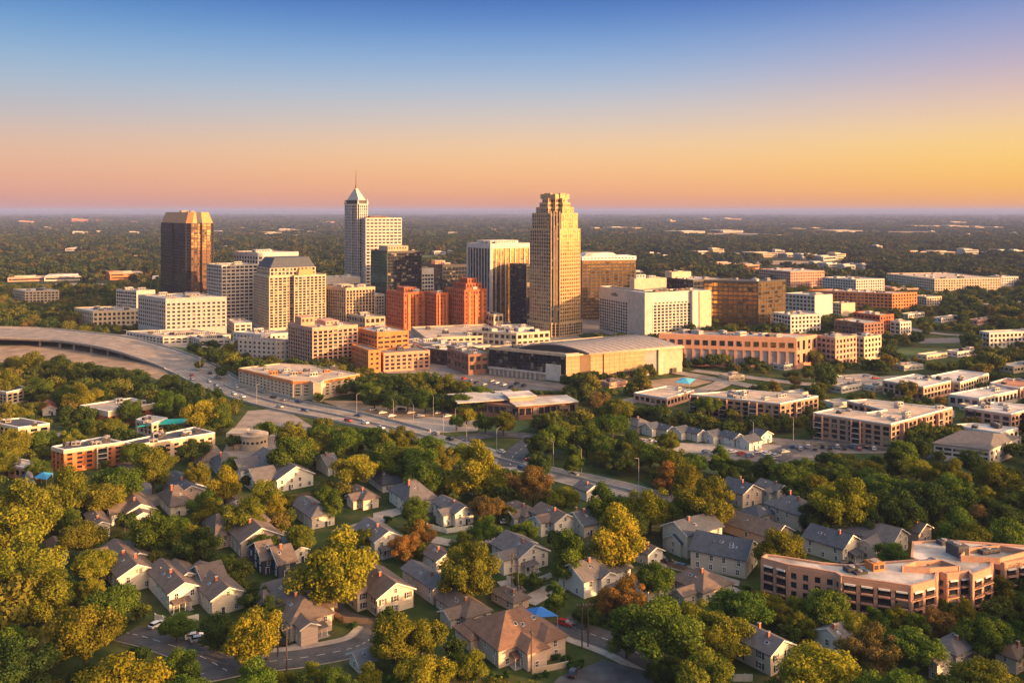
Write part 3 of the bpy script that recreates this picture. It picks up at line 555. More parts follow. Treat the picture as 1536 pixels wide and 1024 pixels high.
flats('beige commercial block right of the white roofed one', [(1390, 566), (1440, 574), (1482, 561), (1440, 556)], 6, cream, cream, roofw, 2, 1, 6, False)
flats('grey warehouse with curved roof edge, right side', [(1424, 592), (1468, 598), (1530, 585), (1488, 580)], 5, pale, pale, roofw, 1, 1, 3, False)
flats('white shed with blue skylight strip at right edge', [(1428, 638), (1500, 650), (1526, 643), (1460, 636)], 4, white, white, roofw, 1, 1, 3, False)
flats('orange roofed store at far right edge', [(1486, 575), (1530, 583), (1560, 573), (1510, 568)], 6, clay, clay, W('orange_roof', (.45, .20, .12)), 1, 1, 3, False)
flats('low brick strip mall roof behind the playground', [(952, 590), (1000, 598), (1040, 586), (1000, 580)], 4, clay, clay, rooft, 1, 1, 4, False)
for k, (xl, xc, xr, yb, dy, m, u, lb) in enumerate([(900, 914, 940, 582, 6, clay, 1, 'first small pinkish flat roofed store from the left among right hand trees'), (1080, 1094, 1116, 572, 6, cream, 1, 'first small cream flat roofed store from the left among right hand trees'), (1160, 1176, 1204, 556, 7, pale, 2, 'first small pale grey flat roofed store from the left among right hand trees'), (1176, 1190, 1214, 598, 6, pale, 1, 'second small pale grey flat roofed store from the left among right hand trees'), (1236, 1250, 1276, 612, 6, white, 1, 'first small white flat roofed store from the left among right hand trees'), (1246, 1262, 1292, 590, 8, white, 2, 'second small white flat roofed store from the left among right hand trees'), (1296, 1312, 1340, 588, 7, pale, 2, 'third small pale grey flat roofed store from the left among right hand trees'), (1340, 1356, 1384, 556, 6, pale, 2, 'fourth small pale grey flat roofed store from the left among right hand trees'), (1352, 1362, 1386, 478, 6, pale, 1, 'fifth small pale grey flat roofed store from the left among right hand trees'), (1376, 1390, 1420, 540, 6, cream, 2, 'second small cream flat roofed store from the left among right hand trees'), (1392, 1404, 1430, 628, 7, white, 1, 'third small white flat roofed store from the left among right hand trees'), (1400, 1412, 1440, 484, 6, white, 2, 'fourth small white flat roofed store from the left among right hand trees'), (1420, 1436, 1466, 536, 7, white, 3, 'fifth small white flat roofed store from the left among right hand trees'), (1440, 1456, 1488, 618, 7, cream, 2, 'third small cream flat roofed store from the left among right hand trees'), (1454, 1466, 1496, 488, 7, clay, 2, 'second small pinkish flat roofed store from the left among right hand trees'), (1500, 1520, 1550, 560, 9, cream, 2, 'fourth small cream flat roofed store from the left among right hand trees'), (1500, 1516, 1546, 590, 7, white, 2, 'sixth small white flat roofed store from the left among right hand trees')]):
    RB('store', lb, 'store', xl, xc, xr, yb, yb-dy, (30, 22, 36)[k % 3], S(1, 3, .6, .5, .5, .8), S(1, 3, .6, .5, .5, .8), m, (roofw, rooft, roofg)[k % 3], units=u, seed=k)
# ---- pavilion with white oversailing roofs and brick base
def pavilion():
    label = 'red brick pavilion with white oversailing roofs'; c = G(778, 630); th = radians(18)
    root = thing('pavilion', label, 'pavilion', (c[0], c[1], 0), th)
    wins = []; block(root, [(0, 0), (26, 0), (26, 16), (-14, 26), (-24, 22)], 0, 6, S(1, 3, .75, .6, 1.0, 1, glass=gdark), brownbrick, None, 0, wins=wins, rz=th, org=c); put_windows(wins, root)
    for (x0, x1, y0, y1, z) in ((-2, 27, -2, 12, 6.3), (-25, 5, 8, 27, 7.1), (-3, 10, 5, 16, 8.6)):
        m = MB().mat(roofw); m.box(x0, x1, y0, y1, z, z+.5); m.obj('roof', root)
    m = MB().mat(clay); m.box(-2, 9, 6, 15, 6, 8.6); m.obj('clerestory_wall', root)
    register(label, [(c[0]-24, c[1]), (c[0]+28, c[1]), (c[0]+24, c[1]+28), (c[0]-26, c[1]+26)], 8)
pavilion()
# ---- hip roofed clinic
def clinic():
    label = 'white two storey hall with grey hip roof, right edge'; h = 6.0
    A, B, D_, E_ = G(1402, 664, h), G(1483, 674, h), G(1530, 655, h), G(1450, 648, h); c = B
    L = lambda p: (p[0]-c[0], p[1]-c[1]); poly = [L(A), L(B), L(D_), L(E_)]
    root = thing('office_building', label, 'office building', (c[0], c[1], 0)); wins = []
    block(root, poly, 0, h, [S(2, 3, .7, .5, 1.5, 1.2, glass=gdark), S(2, 4, .35, .4), None, None], white, None, 0, wins=wins, org=c); put_windows(wins, root)
    cx = sum(p[0] for p in poly)/4; cy = sum(p[1] for p in poly)/4; ex = [(cx+(p[0]-cx)*1.08, cy+(p[1]-cy)*1.08) for p in poly]
    r0 = ((ex[0][0]+ex[3][0])/2*.55+cx*.45, (ex[0][1]+ex[3][1])/2*.55+cy*.45); r1 = ((ex[1][0]+ex[2][0])/2*.55+cx*.45, (ex[1][1]+ex[2][1])/2*.55+cy*.45); z0, z1 = h+.1, h+3.2
    m = MB().mat(shg); P = [(x, y, z0) for x, y in ex]; R0 = (*r0, z1); R1 = (*r1, z1)
    m.face([P[0], P[1], R1, R0]); m.face([P[1], P[2], R1]); m.face([P[2], P[3], R0, R1]); m.face([P[3], P[0], R0]); m.face([P[3], P[2], P[1], P[0]]); m.obj('roof', root)
    register(label, [A, B, D_, E_], h+3)
clinic()
# ---- left middle distance
flats('red brick and cream flats left of the lawn', [(121, 609), (163, 618), (232, 606), (196, 598)], 6.5, brick, brick, rooft, 3, 1, 8, False, sp=S(2, 3.1, .42, .42, .4, 2.0, glass=gdark)); cornice(1.8, cream)
flats('orange brick four storey flats at left with dark gable', [(79, 671), (97, 676), (184, 664), (150, 657)], 7.5, orangebrick, cream, roofd, 4, 1, 8, sp=S(4, 3.0, .45, .45, .3, 1.0, glass=gdark, span=brick)); cornice(.9, cream)
flats('cream and brick flats with dark roof joined on the right', [(184, 664), (205, 668), (321, 650), (290, 642)], 6.5, cream, brick, roofd, 3, 1, 8, False, sp=S(3, 3.0, .45, .45, .3, 1.2, glass=gdark, span=clay))
flats('white flats half hidden by trees at left edge', [(-20, 632), (28, 642), (73, 636), (30, 628)], 6, cream, cream, roofd, 3, 1, 3, False)
flats('small cream flats with balconies at the left edge', [(-20, 583), (10, 589), (42, 582), (12, 576)], 6, cream, clay, shn, 3, 1, 3, False)
flats('low white shed roof at far left by trees', [(-10, 692), (40, 703), (70, 697), (20, 688)], 4, clay, clay, roofw, 1, 1, 6, False)
flats('low brown roofed garage block left of beige silo', [(205, 630), (228, 636), (250, 628), (222, 624)], 5, cream, cream, rooft, 2, 1, 2, False)
def silo():
    label = 'beige drum shaped building with stepped round roof'; x, y = G(374, 678); root = thing('round_building', label, 'round building', (x, y+6, 0))
    m = MB().mat(beige); m.tube((0, 0, -.3), (0, 0, 5), 5, k=28); m.box(-10, -3.5, -2, 6, -.3, 6); m.obj('wall', root)
    m = MB().mat(rooft); m.tube((0, 0, 5), (0, 0, 5.4), 5.3, k=28); m.tube((0, 0, 5.3), (0, 0, 6.4), 2.5, k=20); m.obj('roof', root); m = MB().mat(gdark)
    for k in range(8): a = radians(200+k*20); m.tube((cos(a)*4.95, sin(a)*4.95, 3), (cos(a)*5.1, sin(a)*5.1, 3), .6, k=4)
    m.obj('window', root); register(label, [(x-15, y-2), (x+8, y-2), (x+8, y+14), (x-15, y+14)], 10)
silo()
def canopy(label, pts, h, col, name='canopy', posts=True):
    w = [G(a, b, h) for a, b in pts]; c = w[0]; root = thing(name, label, 'canopy', (c[0], c[1], 0)); mt = W('fabric_'+label.split()[0], col, var=.1)
    cx = sum(p[0] for p in w)/len(w)-c[0]; cy = sum(p[1] for p in w)/len(w)-c[1]
    m = MB().mat(mt); q = [(x-c[0], y-c[1]) for x, y in w]
    for i in range(len(q)): a, b = q[i], q[(i+1) % len(q)]; m.face([(a[0], a[1], h), (b[0], b[1], h), (cx, cy, h+1.2)]); m.face([(b[0], b[1], h-.06), (a[0], a[1], h-.06), (cx, cy, h+1.1)])
    m.obj('fabric', root)
    for a in q: m = MB().mat(grey); m.tube((cx+(a[0]-cx)*.94, cy+(a[1]-cy)*.94, -.2), (cx+(a[0]-cx)*.94, cy+(a[1]-cy)*.94, h), .08, k=6); m.obj('post', root)
    register(label, w, h)
canopy('turquoise canopy roof over the yard behind the dark roofed flats', [(204, 640), (276, 634), (284, 627), (228, 631)], 4, (.03, .42, .36))
canopy('bright blue tarp canopy behind the brown hip roofed house', [(782, 914), (802, 926), (838, 923), (812, 909)], 4.2, (.03, .16, .50))
canopy('blue awning by the left edge garage', [(50, 716), (70, 719), (80, 709), (62, 708)], 3.5, (.04, .25, .5))
canopy('small sky blue playground canopy right of the annex', [(1012, 573), (1034, 576), (1044, 568), (1024, 566)], 4, (.08, .40, .60))
# ================================================================ houses
def roof_prism(mb, x0, x1, y0, y1, z, rise, axis, kind, oh=.5, th=.22):
    """gable or hip roof as a thin shell over a rectangle; axis is the ridge direction"""
    x0, x1, y0, y1 = x0-oh, x1+oh, y0-oh, y1+oh; sl = rise/((x1-x0)/2 if axis == 'y' else (y1-y0)/2); z = z-oh*0.0
    def P(u, v, w): return (u, v, w)
    if axis == 'y':
        xm = (x0+x1)/2; hp = min((x1-x0)/2, (y1-y0)*.42) if kind == 'hip' else 0
        A, B = (xm, y0+hp, z+rise), (xm, y1-hp, z+rise)
    else:
        ym = (y0+y1)/2; hp = min((y1-y0)/2, (x1-x0)*.42) if kind == 'hip' else 0
        A, B = (x0+hp, ym, z+rise), (x1-hp, ym, z+rise)
    c = [(x0, y0, z), (x1, y0, z), (x1, y1, z), (x0, y1, z)]
    def slab(pts):
        n = len(mb.v); k = len(pts); mb.v += [tuple(p) for p in pts]+[(p[0], p[1], p[2]-th) for p in pts]
        mb.f.append(tuple(n+i for i in range(k))); mb.f.append(tuple(n+k+i for i in reversed(range(k))))
        for i in range(k): mb.f.append((n+i, n+k+i, n+k+(i+1) % k, n+(i+1) % k))
        mb.m += [mb.cur]*(k+2)
    if axis == 'y':
        slab([c[0], A, B, c[3]]); slab([c[1], c[2], B, A])
        if hp: slab([c[0], c[1], A]); slab([c[2], c[3], B])
    else:
        slab([c[0], c[1], B, A]); slab([c[2], c[3], A, B])
        if hp: slab([c[1], c[2], B]); slab([c[3], c[0], A])
def wall_vol(mb, x0, x1, y0, y1, z0, z, rise, axis, kind):
    if kind == 'hip': mb.box(x0, x1, y0, y1, z0, z); return
    r = rise*.93
    if axis == 'y':
        a = [(x0, y0, z0), (x1, y0, z0), (x1, y0, z), ((x0+x1)/2, y0, z+r), (x0, y0, z)]; b = [(p[0], y1, p[2]) for p in a]
    else:
        a = [(x0, y1, z0), (x0, y0, z0), (x0, y0, z), (x0, (y0+y1)/2, z+r), (x0, y1, z)]; b = [(x1, p[1], p[2]) for p in a]
    n = len(mb.v); mb.v += a+b; mb.f.append((n, n+1, n+2, n+3, n+4)); mb.f.append((n+9, n+8, n+7, n+6, n+5))
    for i in range(5): j = (i+1) % 5; mb.f.append((n+i, n+5+i, n+5+j, n+j))
    mb.m += [mb.cur]*7
def win_meshes():
    f = MB().mat(trim); w, h = 1.0, 1.5
    for (a, b, c, d) in ((-w/2-.12, -w/2, -h/2-.12, h/2+.12), (w/2, w/2+.12, -h/2-.12, h/2+.12), (-w/2, w/2, h/2, h/2+.12), (-w/2-.18, w/2+.18, -h/2-.16, -h/2-.02), (-.03, .03, -h/2, h/2), (-w/2, w/2, -.03, .03)): f.box(a, b, -.10+(.02 if a == -.03 else 0), .05, c, d)
    p = MB().mat(gdark); p.box(-w/2, w/2, -.04, .04, -h/2, h/2)
    s = MB().mat(darkmetal); s.box(-w/2-.62, -w/2-.16, -.06, .03, -h/2, h/2); s.box(w/2+.16, w/2+.62, -.06, .03, -h/2, h/2)
    d = MB().mat(navy); d.box(-.5, .5, -.08, .05, 0, 2.1); d.mat(trim); d.box(-.62, -.5, -.1, .05, 0, 2.2); d.box(.5, .62, -.1, .05, 0, 2.2); d.box(-.62, .62, -.1, .05, 2.1, 2.24)
    k = MB().mat(metal); k.box(-.06, .06, -.04, .04, -.06, .06)
    ch = MB().mat(chim); ch.box(-.36, .36, -.3, .3, 0, 2.2); ch.mat(grey); ch.box(-.44, .44, -.38, .38, 2.2, 2.34); ch.mat(darkmetal); ch.tube((0, 0, 2.32), (0, 0, 2.6), .14, k=6)
    sk = MB().mat(trim); sk.box(-.32, .32, -.45, .45, 0, .12); sk.mat(gblue); sk.box(-.26, .26, -.38, .38, .11, .15)
    gd = MB().mat(trim); gd.box(-1.4, 1.4, -.06, .05, 0, 2.3); gd.mat(grey)
    for q in range(3): gd.box(-1.35, 1.35, -.075, -.055, .55+q*.57, .59+q*.57)
    vp = MB().mat(metal); vp.tube((0, 0, -.3), (0, 0, .6), .12, k=6)
    return dict(frame=f.mesh('window'), pane=p.mesh('pane'), shutter=s.mesh('shutters'), door=d.mesh('door'), handle=k.mesh('handle'), chimney=ch.mesh('chimney'), skylight=sk.mesh('skylight'), garage=gd.mesh('garage_door'), vent=vp.mesh('roof_vent'))
HM = win_meshes()
def add_window(root, x, y, z, rz, sc=1.0, shutters=False):
    o = place(HM['frame'], 'window', root, (x, y, z), rz, (sc, 1, sc)); place(HM['pane'], 'pane', o, (0, 0, 0))
    if shutters: place(HM['shutter'], 'shutters', o, (0, 0, 0))
def house(label, xl, xc, xr, yb, hw, th, axis, kind, roofm, wallm, wings=(), pitch=.56, name='house', chimneys=1, shutters=False, garage=False, porch=False, floors=None, skylights=1, keep=True, cat='house'):
    th = radians(th); hw0 = hw; hw = hw*.68; c, w, l = rectpx(xl, xc, xr, yb, th); l = min(l, 2.0*w+4); root = thing(name, label, cat, (c[0], c[1], 0), th)
    rnd = random.Random(label); wall = MB().mat(wallm); roof = MB().mat(roofm); fl = floors or max(1, round(hw0/2.9))
    vols = [(0, w, 0, l, hw, axis, kind, fl)]
    for g in wings:                                # fractions of the main block; height factor; axis; kind
        x0, x1, y0, y1, hf, ax, kd = g; vols.append((x0*w, x1*w, y0*l, y1*l, hw*hf, ax, kd, max(1, round(fl*hf))))
    tr = MB().mat(trim)
    for i, (x0, x1, y0, y1, hh, ax, kd, f) in enumerate(vols):
        tr = MB().mat(trim); span = (x1-x0) if ax == 'y' else (y1-y0); rise = min(span/2*pitch, 4.2)
        if kd == 'flat':
            wall.box(x0, x1, y0, y1, -.4-.01*i, hh); roof.box(x0-.3, x1+.3, y0-.3, y1+.3, hh, hh+.22)
        else:
            wall_vol(wall, x0, x1, y0, y1, -.4-.01*i, hh, rise, ax, kd); roof_prism(roof, x0, x1, y0, y1, hh+.18+.005*i, rise, ax, kd, oh=.5+.01*i)
            if kd != 'hip':                        # barge boards on the visible gable
                if ax == 'y':
                    xm = (x0+x1)/2; yy = y0-.54
                    for s_ in (-1, 1):
                        e = x0-.52 if s_ < 0 else x1+.52
                        a = [(e, yy, hh-.12), (xm, yy, hh+rise-.12), (xm, yy, hh+rise+.16), (e, yy, hh+.16)]; bq = [(p[0], yy+.08, p[2]) for p in a]
                        n = len(tr.v); tr.v += a+bq; tr.f += [(n, n+1, n+2, n+3), (n+7, n+6, n+5, n+4), (n, n+4, n+5, n+1), (n+3, n+2, n+6, n+7)]; tr.m += [tr.cur]*4
                else:
                    ym = (y0+y1)/2; xx = x0-.54
                    for s_ in (-1, 1):
                        e = y0-.52 if s_ < 0 else y1+.52
                        a = [(xx, e, hh-.12), (xx, ym, hh+rise-.12), (xx, ym, hh+rise+.16), (xx, e, hh+.16)]; bq = [(xx+.08, p[1], p[2]) for p in a]
                        n = len(tr.v); tr.v += a+bq; tr.f += [(n, n+1, n+2, n+3), (n+7, n+6, n+5, n+4), (n, n+4, n+5, n+1), (n+3, n+2, n+6, n+7)]; tr.m += [tr.cur]*4
        if tr.v: tr.obj('barge_board', root)
        # windows on the right hand (y0) and left hand (x0) walls
        fh = hh/f
        def free(x, y, me=i):                     # not buried in another volume
            return not any(j != me and a-.3 < x < b+.3 and c_-.3 < y < d_+.3 for j, (a, b, c_, d_, *_r) in enumerate(vols))
        nx = max(1, int((x1-x0)/3.0)); ny = max(1, int((y1-y0)/3.2))
        for q in range(f):
            z = q*fh+fh*.56
            for k in range(nx):
                x = x0+(k+.5)*(x1-x0)/nx+rnd.uniform(-.2, .2)
                if free(x, y0-.06) and rnd.random() < .86: add_window(root, x, y0-.03, z, 0, min(.8, fh/2.5), shutters)
            for k in range(ny):
                y = y0+(k+.5)*(y1-y0)/ny+rnd.uniform(-.2, .2)
                if free(x0-.06, y) and rnd.random() < .8: add_window(root, x0-.03, y, z, -pi/2, min(.8, fh/2.5), shutters)
        if kd == 'gable' and rise > 2.0:
            if ax == 'y' and free((x0+x1)/2, y0-.06): add_window(root, (x0+x1)/2, y0-.03, hh+rise*.32, 0, .62)
            if ax == 'x' and free(x0-.06, (y0+y1)/2): add_window(root, x0-.03, (y0+y1)/2, hh+rise*.32, -pi/2, .62)
    wall.obj('wall', root); ro = roof.obj('roof', root)
    rise = min(((w if axis == 'y' else l))/2*pitch, 4.2) if kind != 'flat' else 0
    for k in range(chimneys):
        if axis == 'y': x, y = w*(.5+(.12 if k % 2 else -.10)), l*(.25+.5*((k*.7+rnd.random()*.4) % 1))
        else: x, y = w*(.25+.5*((k*.7+rnd.random()*.4) % 1)), l*(.5+(.12 if k % 2 else -.1))
        place(HM['chimney'], 'chimney', ro, (x, y, hw+rise-1.0), 0, (.8, .8, .8))
    for k in range(skylights+1):
        me, nm = (HM['skylight'], 'skylight') if k < skylights else (HM['vent'], 'roof_vent')
        if axis == 'y': y = l*(.2+.6*rnd.random()); f = .45+.2*rnd.random(); o = place(me, nm, ro, (w/2*f, y, hw+.2+rise*f), 0); o.rotation_euler = (0, -math.atan2(rise, w/2), 0)
        else: x = w*(.2+.6*rnd.random()); f = .45+.2*rnd.random(); o = place(me, nm, ro, (x, l/2*f, hw+.2+rise*f), 0); o.rotation_euler = (math.atan2(rise, l/2), 0, 0)
    dx = w*(.3+.4*rnd.random()); o = place(HM['door'], 'door', root, (dx, -.05, 0), 0, (.8, 1, .78)); place(HM['handle'], 'handle', o, (.36, -.1, 1.0))
    if garage: place(HM['garage'], 'garage_door', root, (w*.78 if dx < w*.5 else w*.2, -.05, 0), 0, (.8, 1, .75))
    if porch:
        m = MB().mat(roofm); m.hexa([(dx-2.2, -2.2, 2.0), (dx+2.2, -2.2, 2.0), (dx+2.2, -.02, 2.0), (dx-2.2, -.02, 2.0)], [(dx-2.0, -2.0, 2.12), (dx+2.0, -2.0, 2.12), (dx+2.0, -.02, 2.6), (dx-2.0, -.02, 2.6)])
        m.mat(trim)
        for s_ in (-1.9, -.65, .65, 1.9): m.tube((dx+s_, -1.9, -.3), (dx+s_, -1.9, 2.0), .08, k=6)
        m.mat(grey); m.box(dx-2.4, dx+2.4, -2.4, 0, -.3, .15); m.obj('porch', root)
    ca, sa = cos(th), sin(th)
    ext = [(0, 0), (w, 0), (w, l), (0, l)]
    register(label, [(c[0]+x*ca-y*sa, c[1]+x*sa+y*ca) for x, y in ext], hw+rise*.6, keep)
    return root, w, l
Wf = ((-.45, .1, .15, .5, .9, 'x', 'gable'),)      # cross gable towards the left-hand street
Wr = ((.45, 1.25, .25, .8, .85, 'y', 'gable'),)
Ws = ((-.35, .05, .5, .95, .8, 'x', 'gable'), (.9, 1.3, .3, .8, .55, 'y', 'gable'))
Wp = ((.2, .7, -.22, .1, .98, 'y', 'gable'),)
HOUSES = [ # label, xl, xc, xr, yb, wall height, angle, ridge axis, kind, roof, wall, wings, options
 ('peach gabled house with slate roof above the brown roofed cottage', 232, 268, 305, 760, 5.6, 35, 'y', 'gable', shn, sidingp, Wr, {}),
 ('pale cottage with brown hip roof below the peach gabled house', 238, 256, 291, 776, 4.6, 35, 'x', 'hip', shb, sidingb, (), {}),
 ('white house with two brown cross gables and chimneys, left side', 143, 190, 232, 789, 5.2, 35, 'y', 'gable', shb, siding, Wf+Wp, dict(chimneys=2)),
 ('white house with tan roof peeking over golden tree at left', 92, 140, 165, 810, 5.2, 35, 'y', 'gable', shb, siding, (), {}),
 ('large beige house with brown roof and cross gable, lower left', 107, 178, 232, 892, 5.8, 38, 'y', 'gable', shb, sidingb, ((-.45, .1, .55, .98, 1.0, 'x', 'gable'), (.6, 1.2, .5, .95, .95, 'y', 'gable')), dict(chimneys=2, skylights=3)),
 ('white row house with tall shaded front and terracotta rear roof', 200, 254, 298, 917, 5.8, 38, 'y', 'gable', shb, siding, ((.5, 1.35, .35, .9, 1.0, 'y', 'gable'),), dict(porch=True, skylights=2)),
 ('cream gabled house at the end of the white row, lower left', 262, 318, 366, 925, 5.4, 38, 'y', 'gable', shb, sidingb, ((.2, .9, .5, 1.0, 1.1, 'x', 'gable'),), dict(skylights=2)),
 ('sprawling pink house with gabled bay and verandas', 385, 436, 498, 962, 5.4, 34, 'y', 'hip', shb, sidingp, ((.1, .5, -.16, .1, 1.0, 'y', 'gable'), (.9, 1.25, .2, .6, .8, 'y', 'hip'), (-.2, .1, .5, .9, .8, 'x', 'hip')), dict(chimneys=2, porch=True, skylights=2)),
 ('cream house with hip and lit gable end, lower centre', 522, 566, 620, 926, 6.0, 36, 'y', 'gable', shb, sidingb, ((-.25, .1, .35, .75, 1.0, 'x', 'hip'),), dict(garage=True, shutters=True)),
 ('grey roofed house with orange lit gable above red lower wall', 597, 650, 679, 907, 5.2, 36, 'y', 'gable', shg, sidingp, (), dict(garage=True)),
 ('low bungalow with tan roof left of the hip roofed house', 654, 700, 736, 942, 3.2, 36, 'y', 'hip', shb, sidingg, Wf, {}),
 ('low tan roofed bungalow behind the blue canopy', 737, 770, 793, 918, 3.0, 40, 'y', 'hip', shb, sidingp, (), {}),
 ('big foreground house with brown orange hip roofs', 698, 748, 836, 1002, 5.2, 32, 'x', 'hip', sho, sidingp, ((.30, .62, -.30, .3, 1.0, 'y', 'hip'), (.66, 1.02, -.18, .6, 1.05, 'y', 'hip'), (-.12, .2, .6, 1.1, .75, 'y', 'hip')), dict(chimneys=0, skylights=3, porch=True, pitch=.55)),
 ('white house with grey gabled roof right of round green tree', 838, 876, 946, 898, 5.8, 35, 'x', 'gable', shg, siding, ((.3, .6, -.12, .5, 1.0, 'y', 'gable'),), dict(porch=True, skylights=2)),
 ('white double gabled house with curved porch, centre', 738, 778, 822, 860, 5.4, 35, 'y', 'gable', shg, siding, ((-.4, .1, .1, .5, 1.0, 'x', 'gable'), (.6, 1.05, .5, 1.0, 1.0, 'y', 'gable')), dict(porch=True)),
 ('white cottage with brown roof left of broad olive tree', 634, 655, 684, 860, 4.4, 35, 'y', 'gable', shb, siding, (), {}),
 ('small white gabled house behind round green tree, centre', 650, 683, 710, 790, 5.2, 35, 'y', 'gable', shg, siding, Wf, {}),
 ('brown roofed house left of the slate gabled house', 752, 788, 812, 790, 4.2, 35, 'y', 'hip', shb, sidingg, Wf, {}),
 ('pale house with dark gable and brown hip roof', 796, 832, 864, 806, 5.6, 33, 'y', 'gable', shb, siding, ((-.4, .1, .2, .6, 1.0, 'x', 'gable'),), {}),
 ('low house with slate blue roof beside pale house', 846, 876, 903, 806, 4.6, 33, 'x', 'gable', shn, sidingb, (), dict(chimneys=2)),
 ('pale house with flat pitched roof left of centre trees', 584, 614, 656, 774, 5.6, 30, 'x', 'hip', shg, siding, (), {}),
 ('white villa with two gables and three chimneys', 358, 416, 470, 738, 5.6, 36, 'y', 'gable', shg, siding, ((-.5, .1, .1, .45, 1.0, 'x', 'gable'), (-.45, .1, .65, .98, .95, 'x', 'gable')), dict(chimneys=3)),
 ('small white gabled cottage in the central trees', 474, 492, 508, 714, 5.0, 36, 'x', 'gable', shg, siding, (), {}),
 ('low shed with long dark roof near the centre', 553, 574, 604, 739, 3.6, 30, 'x', 'hip', shn, siding, (), dict(chimneys=0)),
 ('small yellow walled house with curved brown roofs', 515, 545, 568, 765, 4.4, 34, 'y', 'hip', shb, sidingb, Wf, {}),
 ('square house with grey pyramid hip roof', 432, 468, 502, 794, 4.8, 36, 'y', 'hip', shg, sidingb, (), {}),
 ('big brown roofed house with peach gable, left centre', 310, 362, 421, 837, 5.8, 34, 'y', 'gable', shb, sidingp, ((-.35, .1, .4, .95, .8, 'x', 'hip'), (.5, 1.1, .5, .95, 1.0, 'y', 'hip')), dict(chimneys=1)),
 ('white gabled house with lit right end, centre left', 532, 562, 602, 836, 5.8, 34, 'y', 'gable', shg, siding, (), dict(porch=True, skylights=2)),
 ('navy walled house with brown gabled roof', 374, 394, 414, 862, 5.2, 34, 'x', 'gable', shb, navy, (), dict(chimneys=0)),
 ('navy walled house with white gable, right one of the pair', 398, 418, 444, 868, 5.0, 34, 'x', 'gable', shb, navy, (), dict(chimneys=1)),
 ('pinkish house with slate roof at the wood edge', 1079, 1114, 1143, 762, 6.0, 34, 'y', 'gable', shn, sidingp, (), dict(chimneys=2)),
 ('grey roofed double house behind the pinkish wood edge house', 1134, 1166, 1183, 754, 5.2, 34, 'y', 'gable', shg, siding, Wf, {}),
 ('wide hip roofed house with glowing orange end wall', 1147, 1202, 1239, 797, 6.2, 32, 'y', 'hip', shg, sidingp, (), dict(chimneys=2, shutters=False)),
 ('tan town house block with balconies and slate roof, upper part', 994, 1031, 1083, 838, 8.6, 34, 'x', 'gable', shn, sidingb, ((-.05, .4, .2, .8, .6, 'x', 'gable'),), dict(chimneys=1)),
 ('long tan apartment wing with skylights on slate roof', 1036, 1118, 1136, 868, 6.6, 60, 'y', 'gable', shn, sidingb, (), dict(chimneys=0, skylights=4, floors=2)),
 ('long low brown roof behind the tan apartment wing', 1083, 1160, 1190, 822, 3.6, 40, 'y', 'gable', shb, sidingp, (), dict(chimneys=0)),
 ('small slate roofed annex behind the brown roof', 1112, 1138, 1162, 788, 3.6, 34, 'x', 'hip', shn, sidingp, (), dict(chimneys=0)),
 ('gabled tan house with slate blue roof above large flats', 1205, 1264, 1290, 846, 5.6, 42, 'y', 'gable', shn, sidingb, ((1.0, 1.7, .1, .6, .45, 'x', 'flat'),), dict(chimneys=1, porch=True)),
 ('grey roofed house with cream gable above large flats', 1256, 1338, 1362, 838, 5.6, 44, 'y', 'gable', shg, sidingb, Wf, dict(chimneys=1)),
 ('small grey roofed house at wood edge, right', 1344, 1378, 1397, 818, 4.8, 38, 'y', 'gable', shg, sidingp, (), {}),
 ('hip roofed house with orange lit roof, lower right centre', 1006, 1054, 1098, 908, 4.2, 34, 'y', 'hip', shb, sidingg, Wf, dict(chimneys=1)),
 ('buff gabled house with grey roof and twin chimneys, bottom right', 1098, 1156, 1190, 1014, 6.0, 36, 'y', 'gable', shg, sidingb, (), dict(chimneys=2, shutters=True, garage=True)),
 ('half hidden grey roofed house with white gable, bottom right', 1222, 1262, 1280, 984, 4.2, 36, 'x', 'gable', shg, siding, Wr, {}),
 ('dark blue porched house with grey hip roof, bottom right', 1398, 1434, 1482, 1012, 5.6, 34, 'x', 'hip', shg, sidingg, Wf, dict(porch=True)),
 ('brown hip roofed house at bottom right edge', 1493, 1524, 1560, 1012, 4.4, 34, 'x', 'hip', shb, sidingb, (), {}),
 ('pale garage roof between bottom trees', 524, 540, 562, 1012, 2.8, 34, 'x', 'gable', roofg, siding, (), dict(chimneys=0)),
 ('brown bungalow roof below the salmon flats, left', 262, 300, 340, 704, 3.4, 30, 'y', 'hip', shb, sidingb, (), {}),
 ('dark bungalow roof beside white villa', 300, 330, 360, 718, 3.2, 30, 'x', 'hip', shg, sidingg, (), {}),
 ('dark roofed garage at the left edge below awning', 18, 34, 52, 738, 3.0, 30, 'x', 'hip', shn, sidingg, (), dict(chimneys=0)),
 ('red roofed cottage at left beyond the white flats', 48, 64, 84, 624, 4.0, 30, 'y', 'gable', brick, siding, (), {}),
 ('tan hip roofed house by parking lot, centre right', 936, 956, 980, 650, 4.0, 30, 'y', 'hip', shg, sidingb, (), {}),
 ('cream gabled cottage left of the beige brown roofed house', 60, 78, 100, 850, 4.6, 35, 'y', 'gable', shb, siding, (), {}),
 ('white cottage with grey roof behind the navy pair', 420, 440, 462, 846, 4.4, 35, 'y', 'gable', shg, siding, (), {}),
 ('cream cottage with brown roof right of golden round tree', 952, 972, 994, 850, 4.4, 35, 'y', 'gable', shb, siding, (), {}),
 ('white bungalow with grey hip roof near motorway trees', 690, 708, 728, 742, 4.0, 32, 'y', 'hip', shg, siding, (), {}),
 ('white gabled cottage under the wood edge trees, centre', 862, 880, 900, 752, 4.4, 34, 'y', 'gable', shg, siding, (), {}),
 ('pale gabled cottage at the right end of lower street', 952, 972, 996, 902, 4.6, 36, 'y', 'gable', shg, siding, (), {}),
 ('cream bungalow between olive trees, left of white villa', 330, 346, 362, 770, 4.2, 34, 'y', 'gable', shb, siding, (), {}),
]
